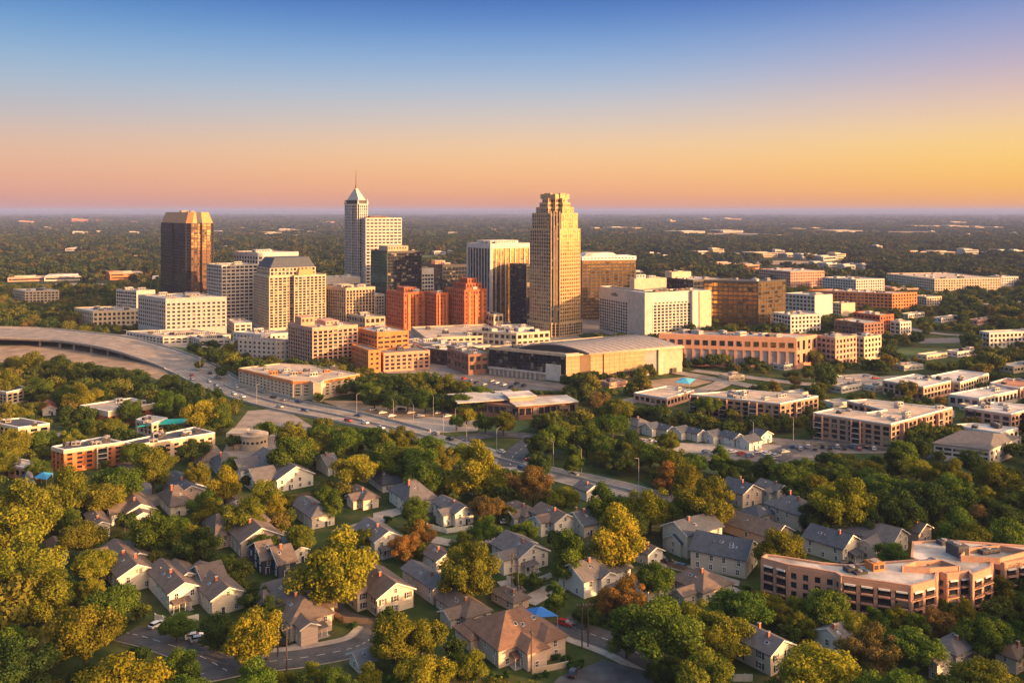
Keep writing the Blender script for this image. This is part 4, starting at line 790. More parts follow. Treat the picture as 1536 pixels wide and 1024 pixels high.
for hh in HOUSES:
    *a, opt = hh; house(*a, **opt)
for k, (xl, xc, xr, yb) in enumerate([(962, 978, 992, 655), (984, 1000, 1014, 657), (1006, 1022, 1036, 660), (1030, 1046, 1060, 663), (1054, 1070, 1084, 666), (1080, 1100, 1116, 670), (1104, 1124, 1142, 676), (1126, 1142, 1158, 666)]):
    house(f'{("first","second","third","fourth","fifth","sixth","seventh","eighth")[k]} slate roofed cottage from the left in the pale row', xl, xc, xr, yb, 4.4, 34, 'x' if k % 2 == 0 else 'y', 'gable', shn, siding, (), name='row_cottage', chimneys=0, skylights=0)

# ---- long four storey apartment building at lower right
def big_flats():
    label = 'long salmon brick apartment building with white flat roof, lower right'; h = 9.6
    front = [(1144, 838), (1182, 848), (1254, 860), (1262, 865), (1366, 880), (1402, 871), (1406, 858), (1420, 862), (1454, 858), (1458, 863), (1486, 852), (1488, 842), (1506, 846), (1560, 836)]
    back = [(1560, 822), (1500, 818), (1420, 812), (1370, 815), (1368, 838), (1376, 842), (1320, 846), (1272, 850), (1230, 846), (1180, 838), (1150, 834)]
    pts = [G(x, y, h) for x, y in front+back]; c = pts[4]; poly = [(x-c[0], y-c[1]) for x, y in pts]
    root = thing('apartment_building', label, 'apartment building', (c[0], c[1], 0)); wins = []; n = len(front)
    wallm = W('salmon_brick', (.50, .29, .20), fine=(.6, .2, .02, (radians(90), 0, 0)), var=.14)
    sa = S(4, 3.3, .66, .76, .2, 1.2, glass=gdark, d=.35); sb = S(4, 2.9, .40, .58, .2, 1.3, glass=gblue, d=.35)
    sps = []
    for i in range(len(poly)):
        if i >= n-1: sps.append(None)
        else: sps.append(sa if i in (0, 3, 4, 7, 9, 12) else sb)
    block(root, poly, 0, h, sps, wallm, None, .45, wins=wins, org=c)
    mb = MB().mat(roofw); mb.face([(x, y, h+.1) for x, y in poly]); me = mb.obj('roof', root)
    put_windows(wins, root)
    # balconies: slab, rail and white lintel at the wide bays
    sl = MB().mat(trim); rl = MB().mat(darkmetal); fh = (h-1.5)/4
    bm = {}
    for i in range(n-1):
        if sps[i] is not sa: continue
        p0, p1 = poly[i], poly[i+1]; L = hypot(p1[0]-p0[0], p1[1]-p0[1]); t = ((p1[0]-p0[0])/L, (p1[1]-p0[1])/L); nb = max(1, round(L/3.3)); bw = L/nb; rz = atan2(t[1], t[0]); key = round(bw, 2)
        if key not in bm:
            b = MB().mat(clay); ww = bw*.62/2; b.box(-ww-.1, ww+.1, -.8, .0, 0, .12); b.mat(darkmetal)
            for q in range(int(ww*2/.16)): b.box(-ww+q*.16, -ww+q*.16+.03, -.78, -.75, .12, .85)
            b.box(-ww, ww, -.80, -.74, .85, .90); bm[key] = b.mesh('balcony')
        for k in range(nb):
            for f in range(4):
                u = (k+.5)*bw; place(bm[key], 'balcony', root, (p0[0]+t[0]*u+t[1]*.3, p0[1]+t[1]*u-t[0]*.3, .2+f*fh+fh*.30), rz)
            u = (k+.5)*bw; lm = MB().mat(trim); lm.box(-bw*.33, bw*.33, -.5, .1, 0, .3); lo = lm.obj('lintel', root, (p0[0]+t[0]*u+t[1]*.2, p0[1]+t[1]*u-t[0]*.2, h-1.35)); lo.rotation_euler = (0, 0, rz)
    for (px, py, w, l, hh, m) in ((1278, 856, 3.4, 2, .9, darkwall), (1290, 860, 3, 1.6, .5, darkwall), (1312, 853, 3, 3, 1.7, orangebrick), (1416, 816, 3, 2, 1, roofd), (1436, 832, 3, 4, 2.6, roofd), (1480, 828, 5, 3, 1, roofd), (1396, 846, 4, 2, .8, metal), (1402, 845, 2, 2, 1.1, metal)):
        x, y = G(px, py, h); roof_unit(root, x-c[0], y-c[1], h+.1, .3, w, l, hh, m)
    # raised attic with sloping orange parapet
    for pts2 in ([(1352, 858), (1395, 861), (1440, 858), (1412, 848), (1372, 850)], [(1440, 842), (1500, 846), (1545, 834), (1500, 826), (1450, 830)]):
        q = [G(x, y, h) for x, y in pts2]; q = [(x-c[0], y-c[1]) for x, y in q]; m = MB().mat(wallm); zc = h+.1
        for i in range(len(q)):
            p0, p1 = q[i], q[(i+1) % len(q)]; L = hypot(p1[0]-p0[0], p1[1]-p0[1]); t = ((p1[0]-p0[0])/L, (p1[1]-p0[1])/L); m.wbox(p0, t, (t[1], -t[0]), 0, L, -.3, 0, h, h+1.4+.01*i)
        m.obj('roof_parapet', root)
    register(label, pts, h)
big_flats()
# ================================================================ ground and roads
def groundmat():
    m = bpy.data.materials.new('ground_cover'); nt, N, L, B = nodes(m); tc = N.new('ShaderNodeTexCoord')
    def noise(s, d=5):
        n = N.new('ShaderNodeTexNoise'); n.inputs['Scale'].default_value = s; n.inputs['Detail'].default_value = d; n.inputs['Roughness'].default_value = .6; L.new(tc.outputs['Object'], n.inputs['Vector']); return n
    def ramp(n, stops):
        r = N.new('ShaderNodeValToRGB'); L.new(n.outputs['Fac'], r.inputs[0]); e = r.color_ramp.elements
        while len(e) < len(stops): e.new(.5)
        for k, (p, c) in enumerate(stops): e[k].position = p; e[k].color = (*c, 1)
        return r
    near = ramp(noise(.11, 8), [(.32, (.020, .038, .012)), (.5, (.045, .070, .020)), (.62, (.085, .085, .035)), (.74, (.15, .12, .07))])
    far = ramp(noise(.0045, 10), [(.34, (.016, .026, .012)), (.5, (.036, .045, .017)), (.6, (.075, .065, .025)), (.72, (.16, .12, .07))])
    mx = N.new('ShaderNodeMix'); mx.data_type = 'RGBA'; sx = N.new('ShaderNodeSeparateXYZ'); L.new(tc.outputs['Object'], sx.inputs[0])
    mr = N.new('ShaderNodeMapRange'); mr.inputs[1].default_value = 700; mr.inputs[2].default_value = 1300; L.new(sx.outputs['Y'], mr.inputs[0]); L.new(mr.outputs[0], mx.inputs[0])
    L.new(near.outputs[0], mx.inputs[6]); L.new(far.outputs[0], mx.inputs[7]); L.new(mx.outputs[2], B.inputs['Base Color']); B.inputs['Roughness'].default_value = 1; B.inputs['Specular IOR Level'].default_value = .05
    return m
def ground():
    ys = [-400, 0, 200, 500, 1000, 1800, 3000, 5000, 8000, 12000, 18000, 30000, 52000]; g = MB().mat(groundmat())
    for a, b in zip(ys[:-1], ys[1:]):
        for k in range(-6, 6):
            wa, wb = 1200+max(a, 0)*1.0, 1200+max(b, 0)*1.0
            g.face([(wa*k/6, a, 0), (wa*(k+1)/6, a, 0), (wb*(k+1)/6, b, 0), (wb*k/6, b, 0)])
    tag(g.obj('ground'), kind='structure')
ground()
asph = W('asphalt', (.085, .085, .092), var=.45, scale=.25); conc = W('road_concrete', (.26, .225, .20), var=.4, scale=.15); pave = W('pavement', (.36, .31, .27), var=.3, scale=.6); dirt = W('dry_ground', (.30, .22, .15), var=.5, scale=.08)
lawn = W('lawn_grass', (.06, .10, .022), var=.4, scale=.5); paint = W('road_paint', (.62, .60, .55), var=.2); lot = W('car_park', (.15, .14, .145), var=.45, scale=.12); kerbm = W('kerb_stone', (.38, .35, .32))
ROADS = []                                       # plan polygons where no tree may stand
_z = [0.0]
def sheet(name, pts, mat, clear=True, world=False):
    w = pts if world else [G(x, y) for x, y in pts]; _z[0] += .006
    m = MB().mat(mat); m.face([(x, y, .02+_z[0]) for x, y in w]); o = tag(m.obj(name), kind='structure')
    if sum(w[i][0]*w[(i+1) % len(w)][1]-w[(i+1) % len(w)][0]*w[i][1] for i in range(len(w))) < 0: o.data.flip_normals()
    if clear: ROADS.append(w)
    return o
def smooth(pts, k=4):
    out = []
    for i in range(len(pts)-1):
        p0 = pts[max(0, i-1)]; p1 = pts[i]; p2 = pts[i+1]; p3 = pts[min(len(pts)-1, i+2)]
        for j in range(k):
            t = j/k; out.append(tuple(.5*(2*p1[a]+(p2[a]-p0[a])*t+(2*p0[a]-5*p1[a]+4*p2[a]-p3[a])*t*t+(3*p1[a]-p0[a]-3*p2[a]+p3[a])*t**3) for a in range(len(p1))))
    out.append(tuple(pts[-1])); return out
def strip(mb, A, B, zf=None, lo=0.0, hi=1.0, z=.05):
    n = len(A)
    for i in range(n-1):
        q = []
        for (P, Q, t) in ((A[i], B[i], lo), (A[i+1], B[i+1], lo), (A[i+1], B[i+1], hi), (A[i], B[i], hi)): q.append((P[0]+(Q[0]-P[0])*t, P[1]+(Q[1]-P[1])*t, z))
        if zf: q = [(a, b, z+zf[i+(1 if k in (1, 2) else 0)]) for k, (a, b, z) in enumerate(q)]
        mb.face(q)
def road(name, pts, width, mat, z=None, marks=True, kerb=False, sidewalk=0):
    """centre line in plan metres"""
    _z[0] += .012; z = .03+_z[0] if z is None else z
    c = smooth(pts, 6); A = []; B = []
    for i, p in enumerate(c):
        a = c[max(0, i-1)]; b = c[min(len(c)-1, i+1)]; d = hypot(b[0]-a[0], b[1]-a[1]); n = (-(b[1]-a[1])/d, (b[0]-a[0])/d)
        A.append((p[0]+n[0]*width/2, p[1]+n[1]*width/2)); B.append((p[0]-n[0]*width/2, p[1]-n[1]*width/2))
    m = MB().mat(mat); strip(m, B, A, z=z)
    if marks:
        m.mat(paint); dd = 0
        for i in range(0, len(c)-1):
            if i % 2 == 0: 
                strip(m, B[i:i+2], A[i:i+2], lo=.49, hi=.51, z=z+.006)
    tag(m.obj(name), kind='structure'); ROADS.append(A+B[::-1])
    if kerb:
        k = MB().mat(kerbm)
        for S_, s in ((A, 1), (B, -1)):
            for i in range(len(c)-1):
                (x0, y0), (x1, y1) = S_[i], S_[i+1]; d = hypot(x1-x0, y1-y0)+1e-6; n = (-(y1-y0)/d*s*.18, (x1-x0)/d*s*.18)
                q = [(x0, y0), (x1, y1), (x1+n[0], y1+n[1]), (x0+n[0], y0+n[1])]
                if s < 0: q = q[::-1]
                k.prism(q, 0, .16)
        tag(k.obj('kerb'), kind='structure')
    if sidewalk:
        S_ = [(A, B)[sidewalk < 0][i] for i in range(len(c))]; O = [((A[i][0]-B[i][0])/width, (A[i][1]-B[i][1])/width) for i in range(len(c))]; s = 1 if sidewalk > 0 else -1
        P = [(S_[i][0]+O[i][0]*s*.3, S_[i][1]+O[i][1]*s*.3) for i in range(len(c))]; Q = [(S_[i][0]+O[i][0]*s*2.2, S_[i][1]+O[i][1]*s*2.2) for i in range(len(c))]
        k = MB().mat(pave); strip(k, P if s > 0 else Q, Q if s > 0 else P, z=.13); tag(k.obj('pavement'), kind='structure'); ROADS.append(P+Q[::-1])
PX = lambda pts: [G(x, y) for x, y in pts]
# dry yards, lawns and car parks (photo outlines of real ground areas)
sheet('dry_ground', [(-40, 520), (60, 517), (150, 523), (230, 545), (262, 565), (250, 575), (205, 556), (150, 548), (80, 540), (-40, 545)], dirt)
sheet('lawn', [(215, 509), (270, 514), (282, 524), (255, 527), (220, 517)], lawn)
sheet('car_park', [(640, 560), (735, 560), (850, 576), (840, 586), (720, 584), (640, 572)], lot)
sheet('car_park', [(480, 600), (560, 602), (690, 622), (720, 632), (640, 640), (540, 622)], dirt)
sheet('plaza', [(575, 632), (680, 622), (722, 632), (716, 646), (640, 650), (600, 642)], pave)
sheet('plaza', [(372, 616), (425, 612), (470, 640), (402, 690), (330, 690), (345, 650)], conc)
sheet('lawn', [(720, 640), (782, 628), (800, 640), (760, 652), (716, 652)], lawn)
sheet('lawn', [(783, 662), (845, 676), (905, 690), (880, 694), (800, 682), (786, 670)], lawn)
sheet('lawn', [(870, 706), (960, 722), (985, 736), (930, 730)], lawn)
sheet('car_park', [(1040, 668), (1140, 664), (1240, 672), (1230, 690), (1110, 700), (1020, 684)], lot)
sheet('car_park', [(930, 652), (1010, 664), (1170, 668), (1200, 662), (1120, 684), (1000, 676)], pave)
sheet('car_park', [(960, 572), (1040, 564), (1080, 570), (1040, 580), (980, 584)], dirt)
sheet('car_park', [(1210, 566), (1300, 560), (1330, 568), (1260, 576)], pave)
sheet('car_park', [(1140, 655), (1230, 662), (1335, 668), (1330, 680), (1200, 680)], lot)
sheet('car_park', [(1370, 508), (1450, 506), (1455, 514), (1380, 515)], lot)
sheet('lawn', [(1350, 522), (1440, 524), (1400, 536), (1340, 532)], lawn)
sheet('car_park', [(130, 508), (200, 500), (350, 512), (350, 528), (260, 520)], pave)
sheet('car_park', [(560, 500), (860, 500), (900, 522), (740, 560), (560, 560)], conc)
sheet('car_park', [(230, 470), (1000, 470), (1010, 500), (560, 500), (250, 500)], lot)
sheet('car_park', [(960, 1060), (800, 1060), (838, 1016), (905, 990), (968, 1006), (1010, 1030), (1010, 1060)], asph)
sheet('lawn', [(1060, 700), (1084, 706), (1070, 712), (1050, 706)], lawn)
for pts in ([(60, 640), (120, 640), (170, 660), (100, 664)], [(262, 905), (300, 925), (290, 935), (255, 920)], [(640, 805), (720, 800), (735, 812), (650, 822)], [(330, 870), (372, 872), (385, 884), (345, 890)], [(905, 925), (935, 934), (918, 946), (895, 934)]): sheet('lawn', pts, lawn, clear=False)
for pts in ([(258, 968), (282, 960), (300, 968), (276, 980)], [(560, 770), (596, 762), (604, 768), (560, 784)], [(745, 873), (772, 868), (790, 886), (762, 893)], [(415, 975), (455, 962), (462, 972), (436, 988)], [(985, 880), (1100, 880), (1120, 890), (1000, 892)], [(985, 820), (1000, 838), (1110, 872), (1108, 880), (985, 848)]): sheet('driveway', pts, pave)
# motorway: lower and upper edges read as ground lines, west end on a bridge
U = smooth([(-60, 490), (60, 493), (130, 499), (190, 506), (240, 518), (290, 534), (330, 553), (370, 576), (410, 592), (470, 607), (540, 621), (600, 636), (660, 652), (720, 667), (770, 683), (830, 700), (900, 714), (960, 728), (1020, 745)], 4)
Lw = smooth([(-60, 506), (60, 510), (110, 515), (160, 524), (200, 536), (230, 547), (264, 562), (300, 580), (350, 598), (405, 613), (460, 624), (520, 636), (590, 652), (650, 672), (710, 690), (770, 706), (840, 724), (920, 745), (990, 764)], 4)
hz = []
for i in range(len(U)): hz.append(4.6*max(0.0, min(1.0, (330-U[i][0])/170.0))**1.0)
hz = [h*h*(3*4.6-2*h)/(4.6*4.6) for h in hz]
Uw = [G(x, y, h) for (x, y), h in zip(U, hz)]; Lww = [G(x, y, h) for (x, y), h in zip(Lw, hz)]
nb_ = next(i for i, h in enumerate(hz) if h < .35)
def motorway():
    m = MB().mat(conc); strip(m, Lww[nb_:], Uw[nb_:], [h for h in hz[nb_:]], z=.12); m.mat(paint); strip(m, Lww[nb_:], Uw[nb_:], hz[nb_:], .04, .055, z=.126); strip(m, Lww[nb_:], Uw[nb_:], hz[nb_:], .945, .96, z=.126)
    for i in range(nb_, len(U)-1, 1):
        for f in (.13, .22, .31, .40, .58, .67, .76, .86):
            if i % 2: strip(m, Lww[i:i+2], Uw[i:i+2], hz[i:i+2], f, f+.010, z=.126)
    o = m.obj('motorway'); tag(o, kind='structure'); ROADS.append(Lww[nb_:]+Uw[nb_:][::-1])
    root = thing('bridge', 'long curved concrete flyover at the left edge', 'bridge', (Lww[0][0], Lww[0][1], 0)); ox, oy = Lww[0]
    sh = lambda P: [(x-ox, y-oy) for x, y in P]; A, B, z_ = sh(Lww[:nb_+1]), sh(Uw[:nb_+1]), hz[:nb_+1]
    d = MB().mat(conc)
    for i in range(len(A)-1):
        d.hexa([(*A[i], z_[i]-.7), (*A[i+1], z_[i+1]-.7), (*B[i+1], z_[i+1]-.7), (*B[i], z_[i]-.7)], [(*A[i], z_[i]+.12), (*A[i+1], z_[i+1]+.12), (*B[i+1], z_[i+1]+.12), (*B[i], z_[i]+.12)])
    d.mat(paint); strip(d, A, B, z_, .05, .065, z=.135); strip(d, A, B, z_, .93, .945, z=.135)
    for i in range(0, len(A)-1, 2):
        for f in (.3, .68): strip(d, A[i:i+2], B[i:i+2], z_[i:i+2], f, f+.008, z=.135)
    d.obj('deck', root)
    for P, Q in ((A, B), (B, A)):
        w = MB().mat(kerbm)
        for i in range(len(P)-1):
            e = lambda p, q, t: (p[0]+(q[0]-p[0])*t, p[1]+(q[1]-p[1])*t)
            a0, a1, b0, b1 = P[i], P[i+1], e(P[i], Q[i], .018), e(P[i+1], Q[i+1], .018); q4 = [(a0, z_[i]), (a1, z_[i+1]), (b1, z_[i+1]), (b0, z_[i])]
            if P is B: q4 = q4[::-1]
            w.hexa([(p[0], p[1], z-.6) for p, z in q4], [(p[0], p[1], z+1.1) for p, z in q4])
        w.obj('parapet', root)
    for i in range(2, len(A)-3, 2):
        if z_[i] > 1.6:
            p = MB().mat(conc)
            for t in (.06, .35, .65, .94): x, y = A[i][0]+(B[i][0]-A[i][0])*t, A[i][1]+(B[i][1]-A[i][1])*t; p.tube((x, y, -.3), (x, y, z_[i]-1.0), .8, k=10)
            p.obj('pier', root)
    ROADS.append(Lww[:nb_+1]+Uw[:nb_+1][::-1]); register(root['label'], Lww[:nb_]+Uw[:nb_][::-1], 7, False)
motorway()
# verge walls of the motorway
def barrier(label, P, name='barrier', h=1.0, w=.35, m=None):
    c = P[0]; root = MB().mat(m or kerbm)
    for i in range(len(P)-1):
        (x0, y0), (x1, y1) = P[i], P[i+1]; d = hypot(x1-x0, y1-y0)+1e-6; t = ((x1-x0)/d, (y1-y0)/d); root.wbox((x0-c[0], y0-c[1]), t, (t[1], -t[0]), 0, d, -w/2, w/2, -.1, h)
    tag(root.obj(name, None, (c[0], c[1], 0)), label, name.replace('_', ' '))
barrier('pale concrete barrier along the lower motorway edge', [(x+.2, y-.9) for x, y in Lww[nb_:nb_+34]])
barrier('concrete barrier along the upper motorway edge below the cream offices', [(x, y+.9) for x, y in Uw[nb_:nb_+26]])
barrier('low central barrier between the motorway carriageways', [((a[0]+b[0])/2, (a[1]+b[1])/2) for a, b in zip(Uw[nb_+6:], Lww[nb_+6:])], h=.9)
# streets
road('street', PX([(690, 660), (742, 652), (800, 656), (790, 668), (770, 684), (765, 700)]), 9, asph)
road('street', PX([(300, 1012), (380, 996), (450, 988), (520, 975), (552, 962), (572, 942)]), 7, asph, kerb=True, sidewalk=1)
road('street', PX([(190, 950), (230, 960), (300, 985), (345, 1010)]), 6.5, asph, kerb=True)
road('street', PX([(838, 932), (870, 946), (920, 964), (965, 985), (1010, 1010)]), 7, asph, kerb=True, sidewalk=-1)
road('street', PX([(600, 945), (520, 925), (500, 905), (510, 890)]), 4, asph, marks=False)
road('street', PX([(790, 905), (830, 884), (870, 875)]), 5, pave, marks=False)
road('street', PX([(505, 800), (560, 784), (590, 770), (640, 762)]), 5, pave, marks=False)
road('street', PX([(640, 808), (700, 818), (740, 806)]), 4.5, pave, marks=False)
road('street', PX([(85, 650), (140, 668), (190, 700), (235, 760)]), 5, conc, marks=False)
road('street', PX([(1040, 556), (1120, 566), (1240, 578), (1350, 566), (1440, 572)]), 9, conc)
road('street', PX([(880, 610), (960, 600), (1060, 585), (1100, 566)]), 10, conc)
road('street', PX([(1160, 690), (1190, 672), (1225, 664), (1340, 674), (1400, 686)]), 8, asph)
road('street', PX([(900, 536), (1020, 560), (1075, 570), (1180, 590)]), 9, conc)
road('street', PX([(1230, 470), (1300, 478), (1400, 500), (1536, 506)]), 10, conc)
# a bare field edge, garden walls
barrier('low cream garden wall along the bottom car park', PX([(798, 1010), (830, 1004), (858, 998)]), 'garden_wall', 1.1, .3, beige)

# ================================================================ trees
def leafmat(name, stuff=False):
    m = bpy.data.materials.new(name); nt, N, L, B = nodes(m); N.remove(B); out = N['Material Output']
    oi = N.new('ShaderNodeObjectInfo'); at = N.new('ShaderNodeAttribute'); at.attribute_name = 'tint'
    hs = N.new('ShaderNodeHueSaturation')
    if stuff:
        r = N.new('ShaderNodeValToRGB'); L.new(oi.outputs['Random'], r.inputs[0]); e = r.color_ramp.elements
        st = [(0, (.035, .060, .016)), (.35, (.055, .085, .018)), (.62, (.095, .115, .020)), (.85, (.13, .130, .022)), (1, (.15, .115, .026))]
        while len(e) < len(st): e.new(.5)
        for k, (p, c) in enumerate(st): e[k].position = p; e[k].color = (*c, 1)
        L.new(r.outputs[0], hs.inputs['Color'])
    else: L.new(oi.outputs['Color'], hs.inputs['Color'])
    mr = N.new('ShaderNodeMapRange'); mr.inputs[3].default_value = .42; mr.inputs[4].default_value = 1.6; L.new(at.outputs['Fac'], mr.inputs[0]); L.new(mr.outputs[0], hs.inputs['Value'])
    mh = N.new('ShaderNodeMapRange'); mh.inputs[3].default_value = .535; mh.inputs[4].default_value = .475; L.new(at.outputs['Fac'], mh.inputs[0]); L.new(mh.outputs[0], hs.inputs['Hue'])
    d = N.new('ShaderNodeBsdfDiffuse'); t = N.new('ShaderNodeBsdfTranslucent'); x = N.new('ShaderNodeMixShader'); x.inputs[0].default_value = .22
    L.new(hs.outputs[0], d.inputs[0]); L.new(hs.outputs[0], t.inputs[0]); L.new(d.outputs[0], x.inputs[1]); L.new(t.outputs[0], x.inputs[2]); L.new(x.outputs[0], out.inputs[0])
    return m
leaf = leafmat('tree_leaves'); leafs = leafmat('woodland_leaves', True); leaff = leafmat('forest_leaves', True)
for e_, c_ in zip(leaff.node_tree.nodes['Color Ramp'].color_ramp.elements, [(.030, .050, .022), (.040, .062, .022), (.060, .078, .022), (.085, .088, .022), (.11, .085, .028)]): e_.color = (*c_, 1); bark = W('bark', (.075, .055, .04), var=.4, scale=2)
def crown_mesh(name, lobes, per, size, mat, flat=.8, seed=0, spread=1.0, ztop=1.0):
    """crown of radius 1 about its centre, many leaf clusters over overlapping lobes"""
    r = np.random.default_rng(seed); cen = []; rad = []; lob_r = (.15, .37) if lobes > 38 else (.2, .42)
    while len(cen) < lobes:
        p = r.normal(size=3); p /= np.linalg.norm(p); rr = r.uniform(.25, .86)*spread; p = p*rr
        if p[2] < -.45: continue
        p[2] *= flat*(ztop if p[2] > 0 else 1); q = r.uniform(*lob_r)
        cen.append(p); rad.append(q)
    cen = np.array(cen); rad = np.array(rad); V = []; T = []
    for c, q in zip(cen, rad):
        n = int(per*(q/.3)**2); d = r.normal(size=(n, 3)); d /= np.linalg.norm(d, axis=1)[:, None]; d[:, 2] *= .85
        k = q*(r.uniform(.25, 1.15, n)**.7)
        P = c+d*k[:, None]
        nrm = d+r.normal(size=(n, 3))*.7+np.array([0, 0, .25]); nrm /= np.linalg.norm(nrm, axis=1)[:, None]
        u = np.cross(nrm, r.normal(size=(n, 3))); u /= np.linalg.norm(u, axis=1)[:, None]; v = np.cross(nrm, u)
        s = size*r.uniform(.6, 1.3, n)[:, None]; w = s*r.uniform(.5, .9, n)[:, None]
        q4 = np.stack([P-u*s-v*w*.6, P+u*s*.2-v*w, P+u*s+v*w*.5, P-u*s*.3+v*w], axis=1)+nrm[:, None, :]*np.array([0, .25, 0, .25])[None, :, None]*s[:, None, :]
        V.append(q4); b = r.uniform(0, 1); T.append(np.clip(b*.5+r.uniform(0, .5, n), 0, 1))
    V = np.concatenate(V).reshape(-1, 3); T = np.concatenate(T); nf = len(V)//4
    me = bpy.data.meshes.new(name); me.vertices.add(len(V)); me.vertices.foreach_set('co', V.ravel().astype('f')); me.loops.add(nf*4); me.loops.foreach_set('vertex_index', np.arange(nf*4, dtype='i'))
    me.polygons.add(nf); me.polygons.foreach_set('loop_start', np.arange(0, nf*4, 4, dtype='i')); me.polygons.foreach_set('loop_total', np.full(nf, 4, dtype='i')); me.materials.append(mat); me.update(calc_edges=True)
    a = me.attributes.new('tint', 'FLOAT', 'FACE'); a.data.foreach_set('value', T.astype('f')); return me
NEAR = [crown_mesh('crown', L_, int(P_*1.2), .034, leaf, fl_, 100+i, sp_, zt) for i, (L_, P_, fl_, sp_, zt) in enumerate([(62, 420, .85, 1, 1), (50, 480, .8, 1.05, 1.1), (68, 380, .95, .95, 1.25), (54, 440, .75, 1.1, 1), (46, 500, 1.0, .88, 1.5), (60, 400, .68, 1.12, .95), (44, 480, .9, 1.15, 1.1)])]
MID = [crown_mesh('crown', 30, 110, .072, leaf, f, 200+i) for i, f in enumerate((.85, .75, .95, .8))]
def trunk_mesh(i):
    r = random.Random(i); m = MB().mat(bark); m.tube((0, 0, -.05), (.02, 0, .55), .062, .045, 8); m.tube((.02, 0, .53), (0, .02, 1.1), .045, .03, 7)
    for k in range(6):
        a = k*1.05+r.random()*.5; z = .45+.1*k; m.tube((.01, 0, z), (cos(a)*.42, sin(a)*.42, z+.34), .024, .01, 6)
    return m.mesh('trunk')
TRK = [trunk_mesh(i) for i in range(3)]
HUE = dict(D=(.042, .070, .017), G=(.074, .118, .017), O=(.130, .138, .016), Y=(.195, .190, .017), A=(.19, .115, .030), B=(.13, .095, .03))
ADJ = dict(D=('dark green', 'deep green', 'sombre green'), G=('mid green', 'leaf green', 'fresh green'), O=('olive', 'olive green', 'mossy olive'), Y=('golden', 'golden green', 'bright golden'), A=('russet', 'orange tinted', 'autumn orange'), B=('brownish', 'dull bronze', 'bronze'))
TREES = []                                        # x, y, R, hue, explicit
def tree_px(cx, cy, r, hue): yb = cy+1.08*r; x, y = G(cx, yb); TREES.append((x, y, .90*r*H/(yb-HY), hue, 1))
for t in """35 775 58 O;22 850 66 O;66 892 46 O;26 1000 50 D;128 945 58 O;172 900 42 G;188 1020 60 Y;100 740 40 O;150 731 20 A;124 803 36 O;187 779 18 D;225 796 42 G;285 808 27 O;175 720 40 G;230 705 34 O;293 714 26 O;212 680 28 G;290 672 25 D;24 664 32 O;305 757 25 G;265 937 25 G;325 942 32 D;385 952 49 Y;272 1004 32 G;206 982 18 D;106 893 19 D;
337 730 30 Y;315 768 25 O;365 772 34 O;394 747 28 O;437 753 17 O;493 755 26 G;437 678 36 G;530 702 34 Y;580 692 32 G;350 696 17 G;398 812 23 G;450 805 28 O;525 806 26 D;550 802 21 Y;503 850 64 Y;340 848 22 G;308 850 15 D;607 817 24 A;416 892 14 G;580 918 16 G;592 962 44 O;400 1010 18 O;470 1014 25 O;552 1020 28 Y;
637 714 34 G;685 724 25 Y;716 706 40 Y;732 757 26 B;800 729 31 B;810 698 24 D;845 746 27 O;903 757 32 G;626 763 26 G;630 804 24 A;607 829 16 A;726 793 26 G;787 796 21 G;702 852 48 O;853 835 38 G;781 869 13 G;804 869 15 D;925 812 50 Y;835 804 17 D;632 952 40 O;640 1008 44 Y;700 997 31 O;833 896 23 G;910 898 26 A;879 921 20 D;
925 755 25 G;975 758 38 Y;1005 714 27 A;1060 754 46 O;1020 770 30 G;985 862 32 G;938 893 33 A;985 938 66 G;940 950 35 G;1035 925 40 O;1110 905 44 G;1165 918 24 O;1055 1002 46 O;990 1004 30 D;1222 1000 60 Y;1170 822 42 O;1150 902 28 O;1208 936 24 O;1238 906 38 G;1305 972 38 B;1372 966 44 G;1345 926 24 Y;1410 930 29 B;1478 950 40 G;1528 952 28 G;1480 1018 48 O;1365 1018 24 G;1335 829 26 G;1438 797 36 G;1505 775 34 D;1262 756 47 Y;
1225 775 28 D;1310 790 25 D;1345 765 40 D;1385 745 40 D;1330 728 34 G;1440 745 36 G;1490 725 36 O;1520 735 30 O;1420 710 30 O;1375 700 26 Y;1200 740 26 D;1150 705 24 D;1110 700 22 D;1080 690 22 G;1040 690 24 G;1200 700 24 G;1250 712 26 G;1300 700 22 O;1460 690 24 D;
440 655 30 O;480 650 24 G;520 660 30 G;560 655 26 G;600 660 28 O;400 640 18 G;640 665 24 G;660 690 26 O;740 725 28 O;765 722 22 B;690 680 24 G;
830 655 28 G;855 650 24 O;880 655 28 G;905 665 26 G;940 665 26 D;975 680 26 G;1010 690 28 O;930 690 24 D;1000 660 20 O;860 690 20 G;
810 665 22 D;755 632 20 O;728 630 18 G;700 622 14 Y;685 630 14 G;552 584 20 G;574 578 22 D;598 576 22 D;622 576 22 O;646 576 22 G;670 578 22 O;694 582 22 O;716 588 20 G;736 596 16 O;562 596 18 D;586 598 20 D;612 598 20 D;638 599 20 G;664 600 20 D;690 602 20 G;714 606 16 D;540 578 14 D;290 520 13 D;308 526 15 G;326 532 17 D;346 540 18 O;366 546 17 G;386 552 14 D;340 522 14 O;318 515 12 D;300 545 10 O;330 556 12 D;
20 545 20 O;50 550 22 O;90 555 22 D;130 560 22 D;170 565 22 D;210 568 20 D;250 572 20 D;290 585 18 D;10 575 24 O;60 580 20 G;100 590 20 D;140 592 22 D;30 620 20 O;60 660 24 G;100 620 18 D;320 596 20 D;160 640 26 O;130 640 18 G;110 650 18 D;345 612 16 O;305 605 16 G;250 600 18 D;
260 650 18 D;200 675 22 O;240 690 22 O;330 620 22 O;350 660 14 D;368 655 12 D;10 690 24 O;60 700 20 G""".replace('\n', '').split(';'):
    a = t.split(); tree_px(float(a[0]), float(a[1]), float(a[2]), a[3])
